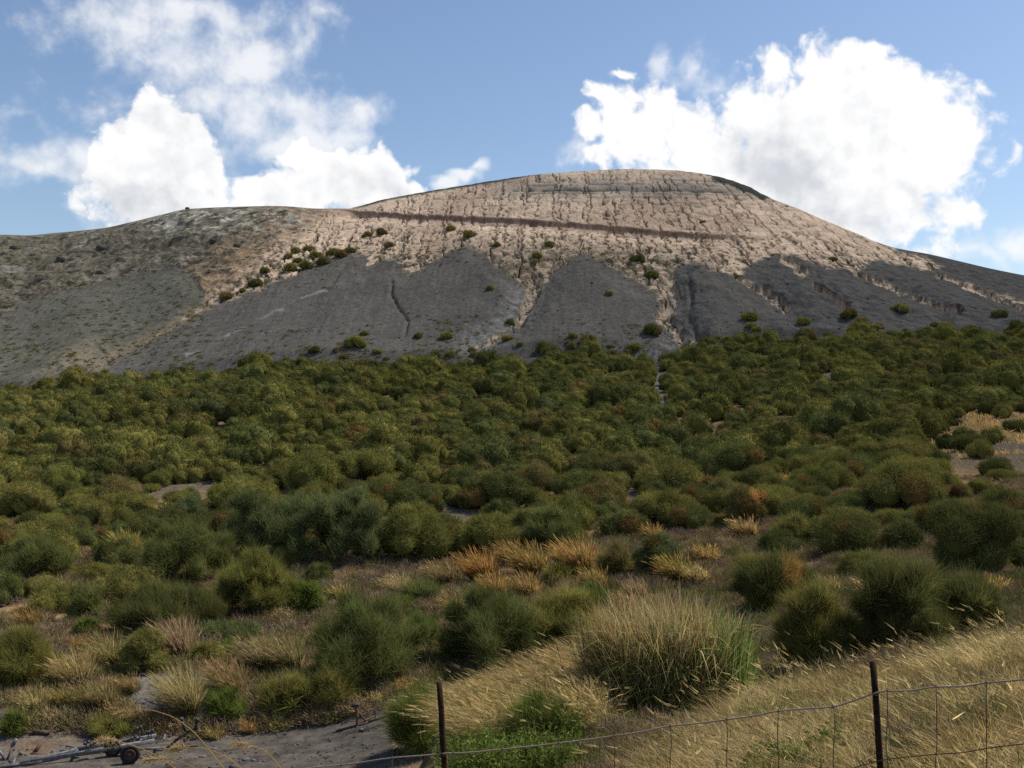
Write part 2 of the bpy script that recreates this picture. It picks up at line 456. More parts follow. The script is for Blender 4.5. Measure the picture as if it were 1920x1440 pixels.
# --- zones (outlines of ash fans, rock streaks, track)
wpx = HP + 9 * fbm(HP / 26, HPY / 18, 4, 101) + 3 * fbm(HP / 6, HPY / 5, 2, 103)
wpy = HPY + 5 * fbm(HP / 30, HPY / 16, 4, 107)
FANS = [
    [(-900, 640), (-300, 610), (0, 592), (60, 565), (140, 540), (220, 522), (290, 508), (335, 504), (360, 522), (382, 548), (378, 572), (335, 604), (250, 650), (170, 690), (110, 720), (60, 760), (-900, 790)],
    [(165, 716), (215, 675), (262, 645), (330, 608), (400, 575), (480, 545), (560, 512), (620, 487), (668, 474), (690, 482), (690, 500), (735, 484), (762, 477), (768, 492), (756, 505), (762, 515),
     (800, 498), (838, 475), (862, 463), (885, 462), (905, 478), (930, 497), (962, 522), (982, 542), (985, 560), (975, 585), (962, 605), (930, 628), (890, 650), (900, 720), (500, 740), (160, 760)],
    [(880, 665), (930, 640), (972, 612), (990, 585), (1003, 560), (1018, 540), (1030, 518), (1055, 495), (1085, 478), (1105, 478), (1130, 492), (1160, 510), (1200, 534), (1236, 553), (1238, 572),
     (1222, 592), (1232, 604), (1250, 612), (1262, 635), (1275, 650), (1262, 700), (870, 720)],
    [(1262, 512), (1285, 494), (1320, 500), (1345, 508), (1372, 520), (1400, 535), (1425, 552), (1455, 570), (1480, 582), (1500, 585), (1560, 598), (1640, 605), (1800, 612), (1990, 620), (2900, 640), (2900, 720), (1285, 720),
     (1292, 650), (1300, 640), (1285, 622), (1268, 600), (1262, 585), (1272, 565), (1256, 545), (1252, 528)],
    [(1395, 505), (1425, 487), (1450, 477), (1480, 478), (1510, 487), (1545, 498), (1590, 506), (1612, 512), (1640, 525), (1690, 545), (1740, 565), (1790, 590), (1820, 625), (1500, 625), (1480, 590), (1440, 560), (1405, 530)],
    [(1612, 508), (1630, 492), (1655, 488), (1690, 498), (1730, 505), (1770, 515), (1800, 530), (1850, 548), (1920, 572), (2900, 690), (2900, 740), (1760, 640), (1760, 590), (1700, 552), (1650, 528)],
    [(1678, 470), (1682, 458), (1760, 470), (1850, 490), (1930, 510), (2900, 600), (2900, 700), (1920, 566), (1850, 545), (1800, 526), (1745, 511), (1765, 500), (1745, 488), (1712, 478)],
]
fan_sd = [poly_sdf(wpx, wpy, P) for P in FANS]
fan = np.max(np.stack(fan_sd), 0)
STREAKS = [([(1432, 543), (1452, 560), (1474, 577)], 9), ([(1472, 487), (1492, 502), (1508, 520)], 13), ([(1530, 548), (1560, 563), (1590, 582)], 8), ([(1396, 528), (1425, 545), (1440, 552)], 6),
           ([(1608, 511), (1650, 530), (1700, 550)], 6), ([(1690, 548), (1735, 565), (1772, 577), (1806, 596)], 6), ([(1762, 518), (1800, 532), (1850, 552), (1925, 580)], 6),
           ([(1256, 520), (1266, 560), (1240, 590), (1268, 612), (1282, 640)], 12), ([(1000, 520), (1003, 548), (985, 575), (975, 605)], 10)]
streak = np.zeros_like(HP)
for P, w in STREAKS:
    streak = np.maximum(streak, 1 - sst(w * .45, w * 1.1, line_dist(wpx, wpy, P) + 4 * fbm(HP / 9, HPY / 7, 2, 111)))
patch = sst(-3, 5, poly_sdf(wpx, wpy, [(742, 484), (800, 462), (858, 462), (822, 482), (790, 502), (766, 516), (755, 500)]))
screeM = sst(-6, 4, fan + 9 * fbm(HX / 2.2, HD / 2.6, 4, 119) * sst(40, 4, np.abs(fan))) * (1 - streak) * (1 - patch)
leftM = 1 - sst(-40, 60, HP - (610 - (HPY - 392) * 1.35) + 40 * fbm(HP / 60, HPY / 40, 3, 121))      # brown western shoulder
ashrim = sst(-3.5, 1.5, 7.5 * (sst(640, 700, HP) * (1 - sst(960, 1010, HP)) * .6 + sst(1325, 1350, HP) * (1 - sst(1425, 1450, HP)) * 1.6) - (HPY - S_) + 2 * fbm(HP / 12, HPY / 6, 2, 5) - 2)
ashrim *= ((HP > 640) & (HP < 1450))
rockM = (1 - screeM) * (1 - leftM)

# --- relief
right = sst(980, 1250, HP)
c_ = -700 * (1 - right) + 60 * right
Xf = (HP - 1080) / (HPY - c_) * (400 - c_)
Xw = Xf + 11 * fbm(Xf / 34, HPY / 22, 3, 131) + 5.5 * gnoise(Xf / 11, HPY / 6.5, 137) + 3.0 * gnoise(Xf / 5, HPY / 3.2, 139)
def gully(S, w, seed, brk, lo=-.15, hi=.15):
    q = Xw / S; i0 = np.floor(q)
    best = np.zeros_like(q)
    for k in (-1, 0, 1):
        i = i0 + k
        c = i + .5 + .8 * (rnd1(i.astype(np.int64), seed) - .5)
        a = sst(lo, hi, gnoise(i * 17.31 + .5, HPY / brk + rnd1(i.astype(np.int64), seed + 3) * 50, seed + 5) + .25 * (rnd1(i.astype(np.int64), seed + 9) - .3))
        best = np.maximum(best, np.exp(-((q - c) * S / w) ** 2) * a)
    return best
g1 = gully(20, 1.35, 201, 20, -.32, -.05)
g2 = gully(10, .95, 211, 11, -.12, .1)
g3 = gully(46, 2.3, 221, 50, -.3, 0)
lower = sst(415, 440, HPY - 12 * (HP - 900) / 600)
strat_y = HPY + 3.5 * fbm(HP / 90, HPY / 30, 3, 231) - (HP - 1150) ** 2 / 14000.0
st = strat_y / 8.5
sf = st - np.floor(st)
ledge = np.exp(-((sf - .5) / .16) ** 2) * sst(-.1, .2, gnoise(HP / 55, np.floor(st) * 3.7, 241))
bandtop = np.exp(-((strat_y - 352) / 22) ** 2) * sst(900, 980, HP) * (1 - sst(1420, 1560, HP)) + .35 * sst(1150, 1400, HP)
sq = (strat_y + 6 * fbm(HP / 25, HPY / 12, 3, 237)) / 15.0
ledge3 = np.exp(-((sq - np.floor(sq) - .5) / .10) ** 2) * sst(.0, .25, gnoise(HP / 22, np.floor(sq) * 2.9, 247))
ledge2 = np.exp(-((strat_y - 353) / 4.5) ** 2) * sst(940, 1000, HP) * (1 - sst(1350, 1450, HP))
TRACK = np.array([(560, 386), (640, 393), (700, 397), (760, 401), (870, 406), (960, 410), (1060, 417), (1150, 424), (1220, 431), (1300, 437), (1400, 443), (1480, 452)], float)
try_ = pchip(TRACK[:, 0], TRACK[:, 1], hx)[None] + 1.6 * fbm(HP / 30, HPY * 0, 3, 251) 
inT = sst(600, 660, HP) * (1 - sst(1290, 1470, HP))
hw = 1.2 + .8 * sst(700, 900, HP) - 1.1 * sst(1230, 1330, HP)
hw = hw * (1 + .55 * fbm(HP / 14, HPY * 0 + 3, 3, 253))
wall = np.exp(-(np.maximum(np.abs(HPY - try_) - hw * .45, 0) / (np.abs(hw) * .4 + .1)) ** 2) * inT * np.clip(.95 + .5 * fbm(HP / 10, HPY / 6, 3, 255), 0, 1)
path = np.exp(-((HPY - try_ - hw * 1.9) / 2.0) ** 2) * inT

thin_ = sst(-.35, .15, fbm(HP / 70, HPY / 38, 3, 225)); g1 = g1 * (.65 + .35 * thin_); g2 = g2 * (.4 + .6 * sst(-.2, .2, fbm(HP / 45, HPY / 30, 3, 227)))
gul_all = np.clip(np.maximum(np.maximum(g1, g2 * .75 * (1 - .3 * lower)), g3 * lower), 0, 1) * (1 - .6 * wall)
carve = rockM * (1.15 * g1 + .55 * g2 + 1.1 * g3 * lower) * (1 - wall)
carve += rockM * (.6 * ledge * bandtop + .7 * ledge2 + .5 * ledge3)
rough = fbm(HX / 3.2, HD / 3.2 * .6, 4, 261)
disp = -carve + rockM * (.18 * rough + .10 * fbm(HX / .9, HD / .9, 3, 263))
disp += leftM * (1 - screeM) * (2.6 * (ridged(HX / 16, HD / 16, 5, 271) - .6) + 1.0 * fbm(HX / 3, HD / 3, 4, 273))
disp += screeM * (1.3 * sst(0, 45, fan) + .16 * fbm(HX / 2.0, HD / 6, 3, 281))
disp -= streak * 1.1
disp += screeM * -.6 * np.clip(1 + .9 * fbm(HX / 3, HD / 3, 2, 289), .2, 2) * np.maximum(0, np.exp(-(line_dist(HP, HPY, [(735, 535), (733, 560), (748, 590), (765, 612), (758, 640)]) / 3.5) ** 2)
                               + .6 * np.exp(-(line_dist(HP, HPY, [(648, 500), (625, 540), (615, 552)]) / 4) ** 2)
                               + .8 * np.exp(-(line_dist(HP, HPY, [(1530, 520), (1545, 540), (1570, 555), (1590, 575)]) / 4) ** 2)
                               + .7 * np.exp(-(line_dist(HP, HPY, [(1658, 520), (1700, 545), (1755, 562)]) / 4) ** 2)
                               + .8 * np.exp(-(line_dist(HP, HPY, [(1290, 520), (1297, 570), (1290, 600), (1310, 640)]) / 5) ** 2))
# crumbly edges on the darker eastern fans and at the gully foot
rgh = screeM * (sst(1250, 1300, HP) * (1 - .8 * sst(1310, 1350, HP) * (1 - sst(1380, 1470, HP))))
disp += rgh * .7 * (fbm(HX / 4, HD / 5, 4, 291)) 
disp += inT * (1.3 * sst(-hw, -hw * .2, try_ - HPY - hw * 0) * 0)
disp += inT * (-1.2 * sst(-hw, hw, HPY - try_) * (1 - sst(6, 40, HPY - try_)) * (1 - sst(hw, hw + 30, HPY - try_)))
edge = sst(0, .06, HS) * sst(0, .035, 1 - HS)
HZv = HZv + disp * edge + .4 * (1 - sst(0, .03, 1 - HS)) * rough * .6 * rockM

# --- surface colour, with shade of cracks and track wall painted in
sh = HP.shape + (1,)
tuff = np.array([.635, .475, .335])
C = tuff * np.ones(sh)
f1 = fbm(HX / 9, HD / 9, 4, 301); f2 = fbm(HX / 1.6, HD / 1.6, 4, 307); f3 = fbm(HX / 30, HD / 40, 3, 311)
C = C * (1 + .32 * f1 + .3 * f2)[..., None]
C = mixc(C, np.array([.36, .24, .165]), sst(.0, .4, f3 + .3 * f1) * .5)
C = mixc(C, np.array([.30, .265, .225]), np.clip(np.exp(-((strat_y - 350) / 20) ** 2) * sst(880, 980, HP) * .6 * (1 + 1.5 * f1 + f2), 0, 1))
C = mixc(C, np.array([.085, .08, .06]), np.clip(gul_all * rockM * .95 * (1 + .8 * f2), 0, 1))  # dark ash and growth in cracks, deepened to stand in for their shade
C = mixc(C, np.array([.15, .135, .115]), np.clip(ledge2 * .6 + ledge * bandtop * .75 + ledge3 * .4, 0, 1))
veg = sst(.12, .4, fbm(HX / 2.6, HD / 3.2, 4, 317) + .5 * (sst(430, 500, HPY) - .65) + .12 * sst(600, 400, HP))
C = mixc(C, np.array([.075, .07, .038]), veg * .85 * sst(395, 440, HPY))
vz = np.exp(-((HP - 1060) / 230) ** 2) * sst(440, 490, HPY)
C = mixc(C, np.array([.085, .078, .045]), np.clip(vz * sst(-.12, .2, fbm(HX / 2.2, HD / 2.6, 4, 319)) * .85, 0, 1))
C = mixc(C, np.array([.22, .17, .115]), np.clip(vz * .5, 0, 1))
# brown shoulder
lb = np.array([.155, .134, .100]) * np.ones(sh) * (1 + .5 * f1 + .5 * f2)[..., None]
pink = np.exp(-(line_dist(HP, HPY, [(650, 400), (560, 430), (480, 480), (400, 540)]) / 55) ** 2)
lb = mixc(lb, np.array([.33, .225, .145]) , np.clip(pink * (.9 + f1 * 1.2 + .7 * f2), 0, 1))
wht = np.exp(-((HPY - 412 - (300 - np.minimum(HP, 300)) * .25) / 22) ** 2) * sst(230, 330, HP) * (1 - sst(540, 620, HP))
lb = mixc(lb, np.array([.44, .41, .33]), np.clip(wht * sst(-.15, .3, fbm(HX / 3.5, HD / 4, 4, 331)) * 1.2, 0, 1))
wh2 = sst(.15, .4, fbm(HX / 8, HD / 10, 4, 337)) * (1 - sst(480, 540, HPY + (HP - 200) * .05))
lb = mixc(lb, np.array([.30, .285, .25]), wh2 * .6 * (1 - pink))
dk = sst(.1, .35, fbm(HX / 4.5, HD / 4.5, 5, 341))
lb = mixc(lb, np.array([.05, .048, .04]), dk * .9)
lv = sst(.15, .35, fbm(HX / 2.2, HD / 3.0, 3, 347))
lb = mixc(lb, np.array([.085, .08, .04]), lv * .55)
C = mixc(C, 0, np.zeros_like(HP)); C = C * (1 - leftM[..., None]) + lb * leftM[..., None]
C = mixc(C, np.array([.155, .088, .064]) , np.clip(wall * .85, 0, 1))  # reddish soil of the cut wall, its shade put into the dark tone
C = C * (1 - path[..., None] * .8) + np.array([.42, .30, .22]) * path[..., None] * .8
# ash fans
grain = fbm(HX / .7, HD / 1.0, 3, 351); flow = fbm(Xf / 7, HPY / 70, 4, 353) + .6 * fbm(Xf / 2.5 + 5, HPY / 40, 3, 357)
sc = np.array([.118, .107, .092]) * np.ones(sh) * (1 + .3 * grain + .2 * flow + .22 * f1)[..., None]
L0 = sst(-2, 2, fan_sd[0])
l0 = np.array([.118, .112, .09]) * np.ones(sh) * (1 + .3 * grain + .25 * f1)[..., None]
l0 = mixc(l0, np.array([.06, .06, .03]), sst(.22, .34, fbm(HX / 1.5, HD / 2.0, 3, 361)) * .7)
l0 = mixc(l0, np.array([.24, .19, .12]), np.clip(np.exp(-((HP - 130 - (690 - HPY) * 1.2) / 80) ** 2) * np.exp(-((HPY - 690) / 35) ** 2) * sst(-.1, .25, f1 + f2) , 0, 1) * .8)
sc = sc * (1 - L0[..., None]) + l0 * L0[..., None]
sc = mixc(sc, np.array([.097, .090, .081]), sst(1280, 1500, HP) * .6)
wash = np.clip(np.exp(-(line_dist(wpx, wpy, [(975, 560), (965, 590), (930, 622), (890, 648)]) / 22) ** 2) * (.6 + f2 + .6 * grain), 0, 1)
sc = mixc(sc, np.array([.24, .225, .20]), np.clip(wash * 1.1, 0, 1))
wash2 = np.clip(np.exp(-(line_dist(wpx, wpy, [(1268, 600), (1262, 640), (1240, 680)]) / 18) ** 2) * (.4 + f2 + grain), 0, 1) + \
    np.clip(np.exp(-(line_dist(wpx, wpy, [(1130, 668), (1200, 662), (1250, 672)]) / 9) ** 2) * (.3 + f2 + grain), 0, 1)
sc = mixc(sc, np.array([.21, .195, .175]), np.clip(wash2, 0, 1) * .9)
ln = np.exp(-(line_dist(wpx, wpy, [(350, 680), (430, 640), (500, 603), (560, 572), (620, 552)]) / 2.2) ** 2) * sst(-.2, .2, fbm(HX / 5, HD / 5, 2, 371) + .1)
sc = mixc(sc, np.array([.22, .205, .185]), np.clip(ln * 1.1, 0, 1))
vl = np.exp(-(line_dist(wpx, wpy, [(385, 572), (330, 606), (250, 650), (170, 694)]) / 9) ** 2)
sc = mixc(sc, np.array([.25, .18, .11]), np.clip(vl * (.6 + 1.2 * f2), 0, 1) * .8)
pc = np.clip(rgh * sst(.0, .35, fbm(HX / 3, HD / 4, 4, 377)) * .5, 0, 1)
sc = mixc(sc, np.array([.042, .044, .05]), pc)
C = C * (1 - screeM[..., None]) + sc * screeM[..., None]
sfl = np.clip(streak * (1 - leftM) * (.7 + .8 * f2), 0, 1)
C = mixc(C, np.array([.40, .33, .25]), sfl * .6)
rim = np.clip(ashrim, 0, 1)
C = mixc(C, np.array([.07, .07, .055]), rim)

# back of the mountain, falling away out of sight
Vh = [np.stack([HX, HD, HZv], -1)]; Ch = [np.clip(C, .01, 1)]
for dd in (2, 5, 10, 20, 45, 100, 220):
    d2 = HD[-1] + dd
    Vh.append(np.stack([(hx - CX) / F * d2, d2, HZv[-1] - .04 * dd - .0035 * dd * dd], -1)[None]); Ch.append(Ch[0][-1:])
Vh = np.concatenate(Vh); Ch = np.concatenate(Ch)
nr, nc = Vh.shape[:2]
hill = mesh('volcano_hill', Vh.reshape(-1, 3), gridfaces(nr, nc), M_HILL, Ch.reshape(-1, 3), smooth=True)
tag(hill, 'volcano cone of gullied pink tuff above dark ash scree fans', kind='structure')

def hill_at(px, py):
    """point of the hill surface seen at (px, py)"""
    j = int(np.argmin(np.abs(hx - px)))
    i = int(np.argmin(np.abs(HZ - F * HZv[:, j] / HD[:, j] - py)))
    return np.array([HX[i, j], HD[i, j], HZv[i, j]])

# ------------------------------------------------------------------ plants
PAL = {
    'olive': [(0.229, 0.212, 0.056), (0.201, 0.188, 0.051), (0.248, 0.225, 0.060)],
    'dark green': [(0.132, 0.136, 0.042), (0.119, 0.124, 0.039), (0.145, 0.146, 0.044)],
    'blue-green': [(0.162, 0.179, 0.067), (0.146, 0.164, 0.062), (0.176, 0.191, 0.071)],
    'mid green': [(0.171, 0.181, 0.054), (0.151, 0.162, 0.049), (0.186, 0.194, 0.058)],
    'yellow-green': [(0.259, 0.234, 0.060), (0.235, 0.216, 0.055), (0.272, 0.244, 0.065)],
    'bright green': [(0.157, 0.194, 0.040), (0.135, 0.171, 0.037), (0.173, 0.207, 0.046)],
    'brown-tinged': [(0.221, 0.181, 0.063), (0.205, 0.175, 0.058), (0.238, 0.188, 0.065)],
    'rusty': [(0.292, 0.184, 0.059), (0.254, 0.167, 0.054), (0.221, 0.157, 0.054)],
}
def bush_geo(seed, W, Dp, Ht, colour, n, nl, kind='dome', tl=.28, tw=.03, dry=.08, even=False):
    """twig cloud of a bush with its base at the origin; kind dome (tight cushions) or feather (long loose twigs)"""
    rs = np.random.RandomState(seed)
    pal = np.array(PAL[colour])
    rx, ry = W / 2, Dp / 2
    ang = np.arange(nl) * 2.39996 + rs.rand() * 6; rad = np.sqrt((np.arange(nl) + .35) / nl) * .70
    lr = min(rx, ry, Ht * .8) * (rs.uniform(.24, .52, nl) if kind == 'feather' else rs.uniform(.38, .58, nl) * (1.25 if nl < 7 else 1.0))
    top = Ht * (1 - .5 * rad ** 2) * (rs.uniform(.68, 1.08, nl) if kind == 'feather' else rs.uniform(.80, 1.06, nl))
    cz = np.maximum(top - lr, lr * .45)
    nsk = 6 if kind == 'feather' else 5 if nl < 7 else 6                                  # a skirt of low lobes
    ang = np.concatenate([ang, np.arange(nsk) * 6.283 / nsk + rs.rand(nsk) * .8]); rad = np.concatenate([rad, rs.uniform(.5, .74, nsk)])
    lr = np.concatenate([lr, min(rx, ry, Ht * .8) * rs.uniform(.28, .46, nsk)]); cz = np.concatenate([cz, Ht * rs.uniform(.16, .34, nsk)])
    nl += nsk
    cx = rx * rad * np.cos(ang) * rs.uniform(.85, 1.1, nl); cy = ry * rad * np.sin(ang) * rs.uniform(.85, 1.1, nl)
    lc = pal[rs.randint(len(pal), size=nl)] * rs.uniform(.85, 1.15, (nl, 1))
    isd = rs.rand(nl) < dry
    lc[isd] = np.array(PAL['rusty'][1]) * rs.uniform(.75, 1.05, (isd.sum(), 1))
    p = lr ** 2 / (lr ** 2).sum()
    li = rs.choice(nl, size=n, p=p)
    d = rs.normal(size=(n, 3)); d[:, 2] = d[:, 2] * .9 + .35; d = _unit(d)
    Cn = np.stack([cx, cy, cz], 1)
    if kind == 'feather':
        mcl = nl * 8
        cd = rs.normal(size=(mcl, 3)); cd[:, 2] = cd[:, 2] * .9 + .4; cd = _unit(cd); ci_ = rs.randint(mcl, size=n)
        d = _unit(cd[ci_] + .34 * rs.normal(size=(n, 3))); li = (ci_ // 8)
        clr_, clc_ = rs.uniform(.72, 1.18, mcl)[ci_], rs.uniform(.78, 1.22, mcl)[ci_]
        lump = 1 + .28 * fbm(d[:, 0] * 2.2 + li * 3.1, d[:, 2] * 2.2 + d[:, 1] * 1.7, 3, seed)
    else:
        lump = 1 + (.30 if even else .10) * fbm(d[:, 0] * 2.5 + li * 3.1, d[:, 2] * 2.5 + d[:, 1] * 1.7, 2, seed)
    r = lr[li][:, None] * lump[:, None]
    if kind == 'feather': r = r * clr_[:, None]
    if kind == 'dome':
        st_ = rs.uniform(.64 if even else .55, 1.04 if even else .99, (n, 1)); ln = tl * rs.uniform(.6, 1.3, (n, 1))
        dirv = _unit(d * .55 + (.52 if even else .6) * rs.normal(size=(n, 3)) + np.array([-.12, 0, .35]))
    else:
        st_ = rs.uniform(.25, 1.0, (n, 1)) ** .8; ln = tl * rs.uniform(.4, 1.5, (n, 1)) * np.where(rs.rand(n, 1) < .10, 1.9, 1.0)
        dirv = _unit(d * .6 + .5 * rs.normal(size=(n, 3)) + np.array([-.22, 0, .7]))
    zs = np.where(d[:, 2:] < 0, .75, 1.0)
    P = Cn[li] + d * r * st_ * zs
    tip = P + dirv * ln
    keep = np.ones(n, bool)                                  # drop what lies deep inside a neighbouring lobe
    for k in range(nl):
        keep &= ~((((tip - Cn[k]) ** 2).sum(1) < (lr[k] * .6) ** 2) & (li != k))
    keep &= P[:, 2] > .03 * Ht
    P = P[keep]; Dv = (dirv * ln)[keep]; c = lc[li][keep] * rs.uniform(.78 if even else .75, 1.16 if even else 1.25, (keep.sum(), 1))
    if kind == 'feather': c = c * clc_[keep][:, None]
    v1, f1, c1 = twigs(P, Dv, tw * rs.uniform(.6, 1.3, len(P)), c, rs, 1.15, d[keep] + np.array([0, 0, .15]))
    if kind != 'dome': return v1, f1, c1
    # dense heart of each lobe: a solid darker core added to block light
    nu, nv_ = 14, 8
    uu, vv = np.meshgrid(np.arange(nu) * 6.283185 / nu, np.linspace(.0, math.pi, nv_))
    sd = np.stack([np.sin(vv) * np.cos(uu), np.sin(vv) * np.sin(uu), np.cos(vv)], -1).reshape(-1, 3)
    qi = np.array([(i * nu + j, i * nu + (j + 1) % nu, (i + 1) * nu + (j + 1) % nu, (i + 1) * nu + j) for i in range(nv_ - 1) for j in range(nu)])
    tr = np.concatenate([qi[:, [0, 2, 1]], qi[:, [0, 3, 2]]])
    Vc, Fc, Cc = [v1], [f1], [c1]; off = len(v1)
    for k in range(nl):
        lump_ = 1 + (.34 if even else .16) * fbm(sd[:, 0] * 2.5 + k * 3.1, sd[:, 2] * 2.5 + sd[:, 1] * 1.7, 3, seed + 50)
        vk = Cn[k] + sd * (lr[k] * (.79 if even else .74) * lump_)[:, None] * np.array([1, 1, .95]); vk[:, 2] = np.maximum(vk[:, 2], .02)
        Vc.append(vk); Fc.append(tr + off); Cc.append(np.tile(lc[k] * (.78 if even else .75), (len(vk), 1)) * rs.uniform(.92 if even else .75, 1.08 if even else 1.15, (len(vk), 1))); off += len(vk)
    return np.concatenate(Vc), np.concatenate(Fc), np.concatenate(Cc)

def stems_geo(seed, W, Dp, Ht, n=7, r0=.05):
    rs = np.random.RandomState(seed); mb = MB()
    for k in range(n):
        a = rs.rand() * 6.283; q = rs.uniform(.25, .75)
        e = np.array([W / 2 * q * math.cos(a), Dp / 2 * q * math.sin(a), Ht * rs.uniform(.55, .8)])
        m1 = e * np.array([.3, .3, .35]) + rs.normal(size=3) * .07 * Ht; m2 = e * np.array([.7, .7, .65]) + rs.normal(size=3) * .06 * Ht
        s0 = np.array([rs.normal() * .08, rs.normal() * .08, -.1])
        tube(mb, [s0, m1 * np.array([1, 1, 1]), m2, e], [r0, r0 * .75, r0 * .5, r0 * .2], 5, (.2, .2, .2), False)
        for _ in range(2):
            b = m2 + rs.normal(size=3) * np.array([W * .16, Dp * .16, Ht * .1]) + np.array([0, 0, Ht * .1])
            tube(mb, [m1 * .4 + m2 * .6, (m2 + b) / 2 + rs.normal(size=3) * .03, b], [r0 * .5, r0 * .35, r0 * .12], 4, (.2, .2, .2), False)
    return mb

ORD = ['first', 'second', 'third', 'fourth', 'fifth', 'sixth', 'seventh', 'eighth', 'ninth', 'tenth', 'eleventh', 'twelfth', 'thirteenth', 'fourteenth', 'fifteenth', 'sixteenth',
       'seventeenth', 'eighteenth', 'nineteenth', 'twentieth']

